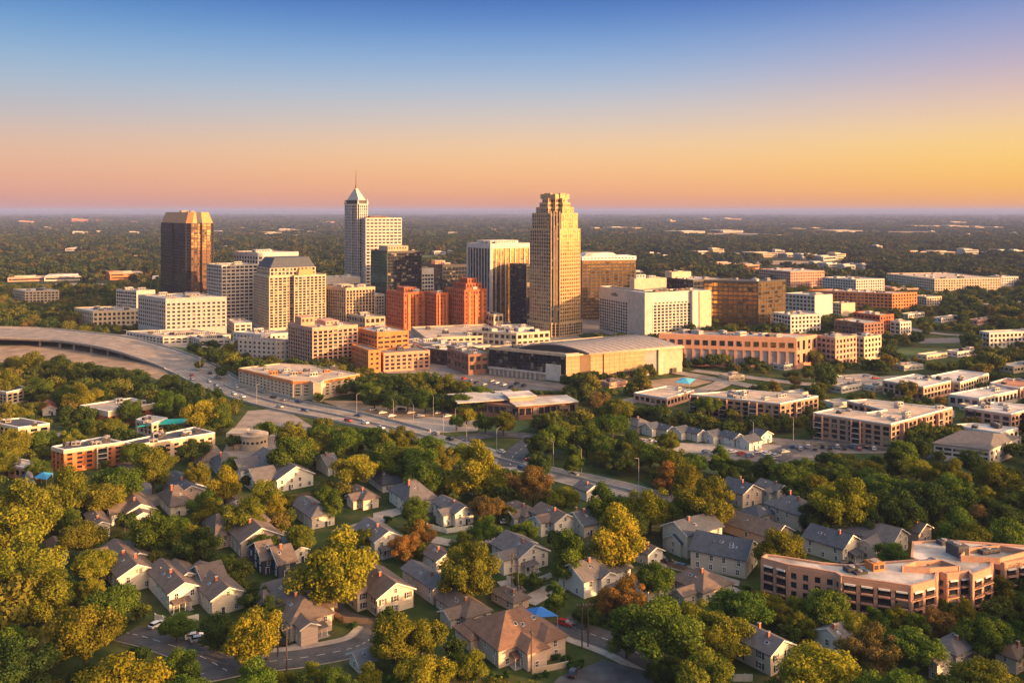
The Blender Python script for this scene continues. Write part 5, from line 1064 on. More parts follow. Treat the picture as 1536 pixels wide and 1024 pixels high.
def blocked(x, y, pad): 
    for r in REG:
        if abs(r['c'][1]-y) < 140 and inside(x, y, r['poly'], pad): return True
    return False
RB_ = [(min(p[0] for p in w), max(p[0] for p in w), min(p[1] for p in w), max(p[1] for p in w), w) for w in ROADS]
def on_road(x, y, pad=1.5):
    for a, b, c_, d_, w in RB_:
        if a-pad < x < b+pad and c_-pad < y < d_+pad and inside(x, y, w, pad): return True
    return False
GRID = {}
def put(x, y, R): GRID.setdefault((int(x//12), int(y//12)), []).append((x, y, R))
def crowded(x, y, R, k):
    gx, gy = int(x//12), int(y//12)
    for i in (-2, -1, 0, 1, 2):
        for j in (-2, -1, 0, 1, 2):
            for (a, b, r) in GRID.get((gx+i, gy+j), ()):
                if (a-x)**2+(b-y)**2 < (k*(R+r))**2: return True
    return False
for t in TREES: put(t[0], t[1], t[2]*.9)
def hides(x, y, R):
    cx, cb = pix(x, y, 0); s = F/y; ct = cb-2.25*R*s; rr = R*s*.8
    for b in REG:
        if not b['keep'] or b['near'] <= y-2: continue
        if b['near']-y > 160: continue
        x0, y0, x1, y1 = b['bb']; ox = min(x1, cx+rr)-max(x0, cx-rr)
        if ox > .12*min(2*rr, x1-x0):
            lim = y1-(.28 if b['h'] > 14 or b['near'] > 330 else .05)*(y1-y0)
            if x1-x0 > 150 and b['h'] < 14: lim = y0+.5*(y1-y0)
            if ct < lim-1: return True
    # keep the motorway and streets in sight
    for zf in (.5, 1.1, 1.7):
        px_, py_ = cx, cb-zf*R*s
        if py_ < HY+60: continue
        q = G(px_, py_)
        if q[1] > y+3 and on_road(q[0], q[1], -1): return True
    return False
rs = random.Random(77); fill = []
for it in range(34000):
    D = rs.uniform(150, 1000); x = rs.uniform(-1, 1)*(D*.62+95); R = rs.choice((3.2, 4.2, 5.0, 5.8, 6.5))*rs.uniform(.85, 1.15)
    if D > 500: R *= rs.uniform(.85, 1.0)
    if rs.random() < .35: R = rs.uniform(2.0, 3.2)
    if crowded(x, D, R, .66) or blocked(x, D, R*.55) or on_road(x, D, R*.5) or hides(x, D, R): continue
    px, py = pix(x, D)
    hue = rs.choices('DGOYAB', (28, 32, 30, 9, 1, 2) if px > 400 else (24, 28, 34, 11, 1, 2))[0]
    put(x, D, R); fill.append((x, D, R, hue, 0))
fill.sort(key=lambda t: -t[2]/t[1] if abs(pix(t[0], t[1])[0]-768) < 775 and pix(t[0], t[1])[1]-2*F*t[2]/t[1] < 1015 else 0); nmain = 300-len(TREES)
indiv = TREES+fill[:max(0, nmain)]; rest = fill[max(0, nmain):]
print('TREES', len(TREES), 'individual', len(indiv), 'rest', len(rest))
def landmark(x, y, px, py):
    best = None
    for b in REG:
        bx, by = pix(*b['c']); d = hypot(px-bx, (py-by)*1.6)
        if best is None or d < best[0]: best = (d, b, bx, by)
    return best
SHORT = lambda s: s
def rel(px, py, b, bx, by):
    x0, y0, x1, y1 = b['bb']
    if px < x0: return 'left of'
    if px > x1: return 'right of'
    return 'in front of' if py > by else 'behind'
ORD_ = ('first', 'second', 'third', 'fourth', 'fifth', 'sixth', 'seventh', 'eighth', 'ninth', 'tenth', 'eleventh', 'twelfth', 'thirteenth', 'fourteenth', 'fifteenth')
ORD = list(ORD_)+['sixteenth', 'seventeenth', 'eighteenth', 'nineteenth', 'twentieth']+['twenty-'+q for q in ORD_[:9]]
def clean(l, n):
    w = l.split(); return ' '.join(w[:n])
USED = {}
def unique_labels(items, maker):
    """items: (px, py, ...) -> label; ties are told apart by their order from the left"""
    g = {}
    for it in items: g.setdefault(maker(it), []).append(it)
    out = {}
    for k, L_ in g.items():
        if len(L_) == 1: out[id(L_[0])] = k
        else:
            L_.sort(key=lambda t: t[0])
            for i, t in enumerate(L_): out[id(t)] = ORD[min(i, 28)]+' '+k+' from the left'
    return out
SHORTS = {}
for b in REG:                                     # the shortest opening words that name one building only
    w = b['label'].replace(',', '').split()
    n = next((n for n in range(3, len(w)+1) if sum(' '.join(o['label'].replace(',', '').split()[:n]) == ' '.join(w[:n]) for o in REG) == 1 and w[n-1] not in ('with', 'of', 'the', 'and', 'to', 'in', 'at', 'by', 'a', 'right', 'left', 'on', 'from', 'beside', 'behind', 'below', 'above', 'before')), len(w))
    SHORTS[b['label']] = ' '.join(w[:min(n, 8)])
items = []
for (x, y, R, hue, e) in indiv:
    px, py = pix(x, y); items.append((px, py, x, y, R, hue))
def mk(it):
    px, py, x, y, R, hue = it; d, b, bx, by = landmark(x, y, px, py); px2 = round(px/7.0)
    size = 'small' if R < 4.2 else ('broad' if R > 7.6 else ('full' if R > 6 else 'rounded'))
    return f"{size} {ADJ[hue][px2 % 3]} tree {rel(px, py, b, bx, by)} the {SHORTS[b['label']]}"
LB = unique_labels(items, mk)
rt = random.Random(3)
for it in items:
    px, py, x, y, R, hue = it; near = R*F/y > 17
    root = thing('tree', LB[id(it)], 'tree', (x, y, 0), rt.uniform(0, 6.28), 'broadleaf trees among the streets and houses')
    me = rt.choice(NEAR if near else MID); s = R*1.08; hz_ = s*rt.uniform(.80, .98)
    t = place(rt.choice(TRK), 'trunk', root, (0, 0, 0), 0, (R*1.1, R*1.1, R*1.22))
    c = place(me, 'crown', root, (0, 0, 1.08*R), rt.uniform(0, 6.28), (s*rt.uniform(.92, 1.08), s*rt.uniform(.92, 1.08), hz_)); h_ = HUE[hue]; v = rt.uniform(.82, 1.22); c.color = (h_[0]*v*rt.uniform(.9, 1.12), h_[1]*v, h_[2]*v, 1)

# ---- the rest of the woodland: one object, instanced crowns
def stuff_cloud(name, pts, protos, mat_seed=0):
    me = bpy.data.meshes.new(name+'_points'); me.vertices.add(len(pts)); me.vertices.foreach_set('co', np.array([(p[0], p[1], p[2]) for p in pts], dtype='f').ravel())
    for nm, k in (('sx', 3), ('sz', 4), ('rot', 5)): a = me.attributes.new(nm, 'FLOAT', 'POINT'); a.data.foreach_set('value', np.array([p[k] for p in pts], dtype='f'))
    a = me.attributes.new('pick', 'INT', 'POINT'); a.data.foreach_set('value', np.array([int(p[6]) for p in pts], dtype='i'))
    o = bpy.data.objects.new(name, me); C.objects.link(o)
    col = bpy.data.collections.new(name+'_kinds')
    for k, p in enumerate(protos): q = bpy.data.objects.new(f'crown_kind_{k}', p); col.objects.link(q)
    ng = bpy.data.node_groups.new(name+'_scatter', 'GeometryNodeTree'); ng.interface.new_socket('Geometry', in_out='INPUT', socket_type='NodeSocketGeometry'); ng.interface.new_socket('Geometry', in_out='OUTPUT', socket_type='NodeSocketGeometry')
    N, L = ng.nodes, ng.links; gi = N.new('NodeGroupInput'); go = N.new('NodeGroupOutput'); ci = N.new('GeometryNodeCollectionInfo'); ci.inputs['Collection'].default_value = col; ci.inputs['Separate Children'].default_value = True; ci.inputs['Reset Children'].default_value = True
    ip = N.new('GeometryNodeInstanceOnPoints'); ip.inputs['Pick Instance'].default_value = True
    def att(n, t='FLOAT'): a = N.new('GeometryNodeInputNamedAttribute'); a.data_type = t; a.inputs['Name'].default_value = n; return a
    cs = N.new('ShaderNodeCombineXYZ'); cr = N.new('ShaderNodeCombineXYZ'); s1, s2, r1, p1 = att('sx'), att('sz'), att('rot'), att('pick', 'INT')
    L.new(s1.outputs[0], cs.inputs[0]); L.new(s1.outputs[0], cs.inputs[1]); L.new(s2.outputs[0], cs.inputs[2]); L.new(r1.outputs[0], cr.inputs[2])
    L.new(gi.outputs[0], ip.inputs['Points']); L.new(ci.outputs[0], ip.inputs['Instance']); L.new(cs.outputs[0], ip.inputs['Scale']); L.new(cr.outputs[0], ip.inputs['Rotation']); L.new(p1.outputs[0], ip.inputs['Instance Index']); L.new(ip.outputs[0], go.inputs[0])
    md = o.modifiers.new('scatter', 'NODES'); md.node_group = ng; return tag(o, kind='stuff')
MIDS = [crown_mesh('woodland_crown', 30, 95, .078, leafs, f, 300+i) for i, f in enumerate((.85, .75, .95, .8))]
FARS = [crown_mesh('woodland_crown', 16, 30, .16, leaff, f, 400+i) for i, f in enumerate((.8, .7, .9))]
P = []
for (x, y, R, hue, e) in rest: P.append((x, y, 1.15*R, R*1.1, R*rs.uniform(.9, 1.2), rs.uniform(0, 6.28), rs.randrange(4)))
fs = random.Random(9)
FIELDS = []                                       # bare clearings and built-up strips further out
def clearing(px, py, w, l): x, y = G(px, py); FIELDS.append((x, y, w, l))
woods = stuff_cloud('woodland', P, MIDS); tag(woods, 'the many smaller trees filling the town between the buildings', 'woodland')
# ================================================================ far country
FAR = [] # px, py(base), width px, height px, colour
far_list = """100 421 60 6 w;40 422 50 5 p;190 419 46 9 o;250 424 40 7 w;330 424 20 5 w;372 424 24 7 p;450 424 22 6 w;60 363 16 4 w;120 352 20 4 w;150 350 10 3 w;200 352 12 4 w;212 362 30 3 w;330 350 20 3 w;410 352 26 3 w;440 356 18 3 w;460 361 16 4 p;40 336 20 4 p;120 334 22 5 o;150 335 10 4 o;205 336 14 3 p;250 336 8 3 w;290 337 12 3 p;
345 374 20 4 w;130 376 60 3 w;15 377 40 3 y;210 378 40 3 w;430 348 22 4 w;470 350 18 3 w;
640 372 22 5 w;620 378 20 4 p;660 382 18 4 w;690 372 14 4 w;600 366 16 4 p;
900 345 16 3 y;930 344 24 3 w;960 345 22 3 y;1010 336 10 5 y;1040 350 50 3 w;1100 349 40 3 w;980 384 26 4 w;1000 388 18 4 w;
1060 384 24 6 w;1078 383 18 9 y;1100 385 22 5 y;1045 384 24 4 w;1150 386 40 6 y;1190 386 24 5 y;1215 388 26 6 w;1245 391 30 6 w;1262 390 20 9 y;1170 384 14 8 w;
1230 402 18 8 w;1250 404 22 8 w;1275 405 20 7 w;1300 403 14 6 w;1350 400 16 5 w;1305 378 22 7 w;1320 377 10 8 w;1380 384 40 6 p;1420 384 34 6 y;1458 384 22 9 w;1485 384 14 5 w;1510 383 24 7 w;1530 384 20 8 w;
1385 342 26 3 y;1410 342 20 3 y;1440 343 30 4 y;1470 343 14 3 y;1500 344 20 3 w;1200 346 20 3 y;1225 345 16 3 y;1270 349 60 3 w;1100 332 26 4 y;1060 331 12 3 w;1360 441 40 8 p;1465 462 40 10 p;1500 470 40 9 o;1530 462 24 8 w;1440 466 30 8 w;1090 402 30 7 p;1130 404 26 6 o;960 413 20 5 w;1440 336 26 3 y;30 398 10 4 w;95 402 9 3 p;150 396 8 3 w;220 400 9 4 w;205 388 10 3 p;355 360 8 3 w;395 362 9 3 w;350 388 9 3 p;650 378 7 3 w;664 376 7 3 w;676 380 8 3 w;694 378 7 3 w;630 366 8 3 p;720 362 9 3 w;745 366 7 3 w;715 384 8 3 w;892 372 9 3 w;905 366 8 3 p;925 378 9 3 w;945 372 8 3 w;1005 376 8 3 y;1020 366 9 3 w;1065 372 8 3 w;1090 364 8 3 p;1135 372 8 3 w;1175 368 9 3 y;1210 374 7 3 w;1248 370 8 3 w;1290 374 9 3 p;1236 400 8 4 w;1258 400 8 4 w;1282 400 7 4 w;1345 394 8 4 w;1372 396 8 4 p;1405 398 9 4 w;1440 402 9 4 w;1475 398 8 4 y;1505 404 9 4 w;1530 400 8 4 p;1345 366 9 3 w;1390 368 8 3 p;1430 362 8 3 w;1465 366 9 3 y;1510 360 9 3 w;10 352 9 3 p;70 344 9 3 w;100 368 8 3 w;165 372 8 3 w;235 366 9 3 w;270 356 8 3 p;110 340 9 2 o;180 342 8 2 w;310 342 9 2 w;365 344 8 2 p;480 342 9 2 w;620 346 9 2 w;700 342 8 2 p;770 344 9 2 w;900 336 8 2 y;960 336 9 2 w;1140 340 9 2 y;1180 338 8 2 w;1240 340 8 2 w;1310 338 9 2 y;1340 334 9 2 w;1400 350 8 3 w;1455 354 8 3 p;1525 352 9 3 w;1300 356 9 3 w;1240 358 8 3 p;1170 356 9 3 w;1110 360 8 3 w;1500 330 30 2 y;500 336 20 3 p;560 338 14 3 w;680 352 14 3 w;740 347 12 3 w;520 372 16 4 w"""
cmat = dict(w=white, p=clay, o=orangebrick, y=cream)
cname = dict(w='white', p='pinkish', o='orange brick', y='cream')
items = []
for t in far_list.replace('\n', '').split(';'):
    a = t.split(); items.append((float(a[0]), float(a[1]), float(a[2]), float(a[3]), a[4]))
BIG = [b for b in REG if b['h'] > 45]
def mkf(it):
    px, py, w, h, c = it; best = min(BIG, key=lambda b: abs((b['bb'][0]+b['bb'][2])/2-px)); side = 'left of' if px < (best['bb'][0]+best['bb'][2])/2 else 'right of'
    dist = 'near the horizon' if py < 345 else ('in the far woods' if py < 375 else 'in the woods')
    shape = 'long' if w > 28 else ('low' if h < 6 else 'boxy')
    return f"{shape} {cname[c]} building {dist} {side} the {SHORTS[best['label']]}"
def trimlab(s, n=16): return ' '.join(s.split()[:n])
LF = unique_labels(items, mkf)
for it in items:
    px, py, w, h, c = it; x, y = G(px, py); s = F/y; W_, Hh, Dp = w/s, h/s, max(14, min(w/s*.8, 90)); th = random.uniform(.15, .6)
    root = thing('distant_building', trimlab(LF[id(it)]), 'building', (x, y, 0), th, 'pale buildings scattered through the far woods')
    m = MB().mat(cmat[c]); m.box(-W_/2, W_/2, 0, Dp, -1, Hh); m.box(-W_/2, -W_*.1, Dp*.2, Dp*1.1, -1, Hh*1.25)
    fl = max(1, int(Hh/3.6))
    m.obj('wall', root); g = MB().mat(gsoft)
    for k in range(fl): g.box(-W_/2+1.5, W_/2-1.5, -.25, .1, (k+.4)*Hh/fl, (k+.8)*Hh/fl)
    g.obj('window_band', root); r = MB().mat(rooft if c != 'w' else roofw); r.box(-W_/2-.4, W_/2+.4, -.4, Dp+.4, Hh, Hh+.5); r.box(-W_*.35, W_*.2, Dp*.3, Dp*.7, Hh+.5, Hh+2.2); r.obj('roof', root)
    FIELDS.append((x, y, W_/2+8, Dp+14))
for k, (px, py, w, h, mt) in enumerate([(520, 352, 60, 1.2, dirt), (60, 384, 140, 1.6, dirt), (330, 368, 70, 1.4, lawn), (700, 356, 90, 1.2, dirt), (1010, 372, 90, 1.5, dirt), (1180, 394, 150, 3, dirt), (1400, 374, 110, 1.8, lawn), (1080, 351, 160, 1.2, dirt), (1330, 348, 170, 1.2, dirt), (180, 347, 120, 1, dirt), (420, 345, 120, 1, dirt), (920, 356, 60, 1.3, lawn), (1500, 392, 60, 2.5, dirt), (640, 386, 90, 3, lawn), (1150, 410, 60, 3, conc), (1440, 420, 80, 3, conc), (120, 428, 160, 3, conc), (1300, 412, 80, 3, conc)]):
    c_ = sheet('field', [(px-w/2, py+h*.2), (px-w*.2, py+h), (px+w/2, py+h*.7), (px+w*.45, py-h*.4), (px-w*.1, py-h)], mt, clear=False); x0, y0 = G(px, py+h); x1, y1 = G(px, py-h); FIELDS.append(((x0+x1)/2, (y0+y1)/2, w*y0/F/2, (y1-y0)/2))
P = []
def infield(x, y):
    for (a, b, w, l) in FIELDS:
        if abs(x-a) < w and -l*2.2 < y-b < l: return True
    return False
rngf = random.Random(21)
def vnoise(x, y):
    return .5+.25*sin(x*.0071+1.3*sin(y*.0033))+.25*sin(y*.0047+1.7*sin(x*.0027))
BL = [b for b in REG if b['c'][1] > 800]
for it in range(17000):                           # single crowns, 0.9 to 2.6 km
    y = sqrt(rngf.uniform(1000**2, 2700**2)); x = rngf.uniform(-1, 1)*(.64*y+140); R = rngf.uniform(5.5, 9.5)*(1+.25*(y > 1800))
    if infield(x, y) or (vnoise(x, y) > .93 and rngf.random() < .8): continue
    if any(inside(x, y, b['poly'], 6) for b in BL): continue
    P.append((x, y, R*.75, R*1.25, R*rngf.uniform(.85, 1.3), rngf.uniform(0, 6.28), rngf.randrange(3)))
for it in range(9000):                            # groves, 2.6 to 9 km
    y = rngf.uniform(2600**.5, 9000**.5)**2; x = rngf.uniform(-1, 1)*(.64*y+200); R = rngf.uniform(14, 26)*(.7+y/6000)
    if infield(x, y) or vnoise(x*.5, y*.5) > .9: continue
    P.append((x, y, 0, R*1.4, R*rngf.uniform(.35, .7), rngf.uniform(0, 6.28), rngf.randrange(3)))
for it in range(2500):
    y = rngf.uniform(8500**.5, 22000**.5)**2; x = rngf.uniform(-.64, .64)*y; R = rngf.uniform(50, 110)
    P.append((x, y, -4, R*2.4, R*rngf.uniform(.18, .42), rngf.uniform(0, 6.28), rngf.randrange(3)))
tag(stuff_cloud('forest', P, FARS), 'far forest carpeting the plain out to the horizon', 'forest')
# low hills on the horizon
def hills():
    m = MB().mat(bpy.data.materials['ground_cover']); y0 = 30000; n = 90; a = []
    for i in range(n+1):
        x = -24000+48000*i/n; h = 88+10*sin(i*.31)+7*sin(i*.83+1)+4*sin(i*2.1); a.append((x, h))
    for i in range(n): m.hexa([(a[i][0], y0-2500, -2), (a[i+1][0], y0-2500, -2), (a[i+1][0], y0+2500, -2), (a[i][0], y0+2500, -2)], [(a[i][0], y0, a[i][1]), (a[i+1][0], y0, a[i+1][1]), (a[i+1][0], y0+800, a[i+1][1]), (a[i][0], y0+800, a[i][1])])
    tag(m.obj('hills'), kind='structure')
hills()
# ================================================================ shrubs and hedges
shrub_me = [crown_mesh('foliage', 12, 90, .11, leaf, .8, 500+i) for i in range(3)]
hedge_px = [(470, 968, 7), (482, 964, 8), (497, 960, 7), (512, 957, 7), (548, 940, 9), (560, 935, 8), (575, 945, 8), (690, 880, 5), (575, 790, 6), (566, 776, 5), (582, 776, 6), (757, 1010, 9), (740, 1012, 7), (852, 985, 9), (862, 992, 10), (875, 998, 8), (890, 1000, 7), (900, 1002, 7), (920, 935, 6), (932, 940, 6), (905, 930, 6), (832, 980, 7), (818, 1008, 5), (806, 1012, 5), (530, 935, 6), (1190, 870, 7), (1120, 880, 6), (990, 905, 6), (1240, 845, 7), (1220, 852, 6), (640, 930, 7), (655, 930, 6), (322, 880, 6), (336, 884, 6), (356, 892, 6), (410, 905, 6), (426, 902, 6), (244, 952, 6), (300, 944, 5), (240, 735, 6), (222, 742, 6), (690, 812, 5), (830, 872, 6), (842, 878, 6), (870, 990, 6), (1070, 775, 6), (1084, 772, 5), (640, 735, 5), (1380, 945, 6), (1445, 930, 7), (1510, 915, 6)]
items = [(a, b, r) for a, b, r in hedge_px if not on_road(*G(a, b+r), .2) and not blocked(*G(a, b+r), .5)]
def mks(it): 
    px, py, r = it; d, b, bx, by = landmark(0, 0, px, py); return f"clipped green shrub {rel(px, py, b, bx, by)} the {SHORTS[b['label']]}"
LS = unique_labels(items, mks)
for it in items:
    px, py, r = it; x, y = G(px, py+r); R = r*H/(py+r-HY); o = thing('shrub', LS[id(it)], 'shrub', (x, y, 0), random.random()*6, 'garden shrubs by the houses')
    c = place(random.choice(shrub_me), 'foliage', o, (0, 0, R*.6), 0, (R*1.3, R*1.3, R*1.0)); c.color = (.04, .085, .018, 1)
    st = MB().mat(bark); st.tube((0, 0, -.1), (0, 0, R*.6), .08, .05, 6); st.obj('stem', o)
# ================================================================ cars
def carpaint(n, c): 
    m = wallmat(n, c, rough=.25, var=.03); m.node_tree.nodes['Principled BSDF'].inputs['Coat Weight'].default_value = .6; return m
CP = dict(white=carpaint('white_paint', (.70, .70, .70)), silver=carpaint('silver_paint', (.42, .43, .45)), black=carpaint('black_paint', (.02, .02, .022)), red=carpaint('red_paint', (.38, .03, .02)), blue=carpaint('blue_paint', (.04, .09, .22)))
rub = W('rubber', (.02, .02, .02)); lampm = W('lamp_lens', (.7, .68, .6), rough=.2); tailm = W('tail_lens', (.4, .02, .01), rough=.3)
def car_parts():
    d = {}
    for n, m in CP.items():
        b = MB().mat(m); x = [(-2.2, .55), (-2.25, .9), (-1.5, 1.0), (-.95, 1.0), (1.0, 1.0), (2.0, .86), (2.25, .6), (2.2, .38), (-2.2, .38)]
        def ext(prof, w0, w1):
            n0 = len(b.v); k = len(prof); b.v += [(p, -w0, q) for p, q in prof]+[(p, w0, q) for p, q in prof]; b.f.append(tuple(n0+i for i in range(k))); b.f.append(tuple(n0+k+i for i in reversed(range(k))))
            for i in range(k): b.f.append((n0+i, n0+k+i, n0+k+(i+1) % k, n0+(i+1) % k))
            b.m += [b.cur]*(k+2)
        ext(x, .88, .88); b.hexa([(-1.6, -.7, 1.42), (.35, -.7, 1.42), (.35, .7, 1.42), (-1.6, .7, 1.42)], [(-1.45, -.62, 1.48), (.2, -.62, 1.48), (.2, .62, 1.48), (-1.45, .62, 1.48)])
        d[n] = b.mesh('body')
    g = MB().mat(gdark); g.hexa([(-2.0, -.8, .98), (1.1, -.8, .98), (1.1, .8, .98), (-2.0, .8, .98)], [(-1.6, -.69, 1.425), (.35, -.69, 1.425), (.35, .69, 1.425), (-1.6, .69, 1.425)]); d['glass'] = g.mesh('windows')
    w = MB().mat(rub); w.tube((0, -.12, 0), (0, .12, 0), .34, k=14); w.mat(metal); w.tube((0, -.13, 0), (0, .13, 0), .19, k=10); d['wheel'] = w.mesh('wheel')
    h = MB().mat(lampm); h.box(-.04, .04, -.18, .18, -.07, .07); d['head'] = h.mesh('headlight'); h = MB().mat(tailm); h.box(-.04, .04, -.18, .18, -.07, .07); d['tail'] = h.mesh('tail_light'); return d
CAR = car_parts()
cars = [] # px py heading(deg) colour z detail
rc = random.Random(8); cols = ['white', 'silver', 'black', 'white', 'silver', 'red', 'blue', 'black']
for (px, py, a, c) in [(292, 958, 20, 'white'), (300, 962, 20, 'silver'), (372, 984, 150, 'silver'), (387, 990, 150, 'black'), (236, 940, 60, 'white'), (420, 968, 20, 'black'), (848, 938, -30, 'red'), (1000, 845, 140, 'black'), (1020, 852, 140, 'blue'), (680, 906, 20, 'red'), (560, 792, 20, 'silver'), (1270, 848, 10, 'black'), (1480, 935, 20, 'white'), (860, 1012, 70, 'black'), (990, 1016, 60, 'silver'), (760, 785, 10, 'white'), (430, 876, 40, 'black')]: cars.append((px, py, a, c, 0))
for k in range(60):                              # on the motorway
    i = rc.randrange(nb_+2, len(Uw)-8); f = rc.choice((.1, .22, .34, .62, .77, .9)); a, b = Lww[i], Uw[i]; a2 = Lww[i+1]; x, y = a[0]+(b[0]-a[0])*f, a[1]+(b[1]-a[1])*f; px, py = pix(x, y)
    if all(hypot(x-q[5][0], y-q[5][1]) > 7 for q in cars if len(q) > 5): cars.append((px, py, math.degrees(atan2(a2[1]-a[1], a2[0]-a[0]))+(0 if f < .5 else 180), rc.choice(cols), .12+hz[i], (x, y)))
for k in range(14): cars.append((655+k*10+(k % 3), 566+k*.9+(k % 4)*2, 60, rc.choice(cols), .15))
for k in range(12): cars.append((1190+k*11, 672+(k % 2)*3, 70, rc.choice(cols), .15))
for k in range(10): cars.append((560+k*14, 616+(k % 3)*5, 30, rc.choice(cols), .15))
for k in range(10): cars.append((1060+k*13, 680+(k % 3)*3, 20, rc.choice(cols), .15))
for k in range(8): cars.append((1215+k*14, 566+(k % 3)*3, 10, rc.choice(cols), .15))
for k in range(7): cars.append((940+k*9, 663+(k % 2)*4, 60, rc.choice(cols), .15))
def mkc(it): px, py, a, c, z = it[:5]; d, b, bx, by = landmark(0, 0, px, py); return f"{c} car {'driving on the motorway' if len(it) > 5 else 'parked'} {rel(px, py, b, bx, by)} the {SHORTS[b['label']]}"
LC = unique_labels(cars, mkc)
for it in cars:
    px, py, a, c, z = it[:5]; x, y = it[5] if len(it) > 5 else G(px, py)
    r = thing('car', trimlab(LC[id(it)]), 'car', (x, y, z+.14 if z < .2 else z+.02), radians(a), 'cars on the motorway' if len(it) > 5 else 'parked cars')
    r.scale = (.85, .85, .85)
    place(CAR[c], 'body', r, (0, 0, 0)); place(CAR['glass'], 'windows', r, (0, 0, 0))
    if py > 760 or True:
        for wx in (-1.4, 1.4):
            for wy in (-.8, .8): place(CAR['wheel'], 'wheel', r, (wx, wy, .34))
    if py > 760:
        for wy in (-.6, .6): place(CAR['head'], 'headlight', r, (2.22, wy, .68)); place(CAR['tail'], 'tail_light', r, (-2.24, wy, .8))
# ================================================================ lamp posts and poles
lp = MB().mat(grey); lp.tube((0, 0, -.2), (0, 0, 9), .13, .08, 6); lp.tube((0, 0, 8.9), (2.2, 0, 9.5), .06, .05, 6); LPP = lp.mesh('pole'); lh = MB().mat(darkmetal); lh.hexa([(1.8, -.18, 9.38), (2.9, -.18, 9.38), (2.9, .18, 9.38), (1.8, .18, 9.38)], [(1.9, -.1, 9.58), (2.8, -.1, 9.58), (2.8, .1, 9.58), (1.9, .1, 9.58)]); LPH = lh.mesh('lamp_head')
up = MB().mat(bark); up.tube((0, 0, -.2), (0, 0, 9.5), .16, .11, 7); UPP = up.mesh('pole'); ux = MB().mat(bark); ux.box(-1.1, 1.1, -.07, .07, 8.6, 8.78); ux.mat(metal); [ux.tube((q, 0, 8.76), (q, 0, 9.0), .06, k=6) for q in (-1, -.4, .4, 1)]; UPX = ux.mesh('crossarm')
lam = [(190, 515), (235, 527), (300, 560), (372, 578), (385, 606), (452, 604), (535, 622), (620, 640), (665, 655), (700, 672), (745, 680), (830, 702), (872, 712), (958, 728), (650, 625), (590, 632), (683, 645), (1190, 660), (1130, 668), (905, 690)]
items = [(a, b, 'lamp') for a, b in lam]+[(a, b, 'pole') for a, b in [(417, 985), (797, 1016), (768, 888), (882, 970), (873, 972), (736, 894), (701, 903), (1480, 600), (430, 1010), (777, 905)]]
def mkl(it): px, py, k = it; d, b, bx, by = landmark(0, 0, px, py); return f"{'tall grey street lamp' if k == 'lamp' else 'wooden utility pole'} {rel(px, py, b, bx, by)} the {SHORTS[b['label']]}"
LL = unique_labels(items, mkl)
for it in items:
    px, py, k = it; x, y = G(px, py); r = thing('street_lamp' if k == 'lamp' else 'utility_pole', trimlab(LL[id(it)]), 'street lamp' if k == 'lamp' else 'utility pole', (x, y, 0), px % 6, 'street lamps by the motorway' if k == 'lamp' else 'utility poles between the houses')
    if k == 'lamp': place(LPP, 'pole', r, (0, 0, 0)); place(LPH, 'lamp_head', r, (0, 0, 0))
    else: place(UPP, 'pole', r, (0, 0, 0)); place(UPX, 'crossarm', r, (0, 0, 0))
# ---- overhead sign gantries on the motorway, garden fences
def fence(label, pts, m_, h=1.5):
    w = [G(*p) for p in pts]; r = thing('fence', label, 'fence', (w[0][0], w[0][1], 0)); pm = MB().mat(m_); po = MB().mat(m_)
    for i in range(len(w)-1):
        (x0, y0), (x1, y1) = w[i], w[i+1]; x0 -= w[0][0]; x1 -= w[0][0]; y0 -= w[0][1]; y1 -= w[0][1]; d_ = hypot(x1-x0, y1-y0); t = ((x1-x0)/d_, (y1-y0)/d_); n = (t[1], -t[0])
        for q in range(int(d_/.22)): pm.wbox((x0, y0), t, n, q*.22, q*.22+.15, -.02, .02, .1, h)
        for q in range(int(d_/2.2)+1): po.wbox((x0, y0), t, n, q*2.2, q*2.2+.12, -.1, -.021, -.2, h+.12)
    pm.obj('pickets', r); po.obj('posts', r)
wood = W('fence_wood', (.20, .14, .09), var=.4)
for lb, pts, m_ in [('brown board fence beside the cream house with hip', [(500, 925), (515, 934), (560, 938)], wood), ('white picket fence before the lower white row house', [(232, 930), (262, 938), (300, 930)], trim), ('brown board fence right of the grey gabled white house', [(900, 905), (935, 915), (948, 905)], wood),
    ('white picket fence before the white double gabled house', [(760, 872), (800, 878), (828, 866)], trim), ('brown board fence behind the low tan bungalow', [(700, 890), (730, 882), (745, 888)], wood), ('white picket fence left of the square pyramid roofed house', [(408, 796), (432, 806), (452, 800)], trim),
    ('brown board fence by the white villa with chimneys', [(380, 745), (420, 752), (480, 742)], wood), ('white picket fence by the buff house with twin chimneys', [(1080, 1015), (1100, 1022), (1130, 1022)], trim), ('brown board fence by the big brown roofed peach gabled house', [(290, 838), (330, 850), (370, 842)], wood),
    ('brown board fence at the wood edge by pinkish house', [(1090, 768), (1120, 774), (1150, 766)], wood), ('long board fence beside tan apartment wing', [(1000, 850), (1050, 864), (1100, 882)], wood), ('white picket fence by small white gabled centre house', [(640, 792), (670, 800), (712, 794)], trim)]: fence(lb, pts, m_)
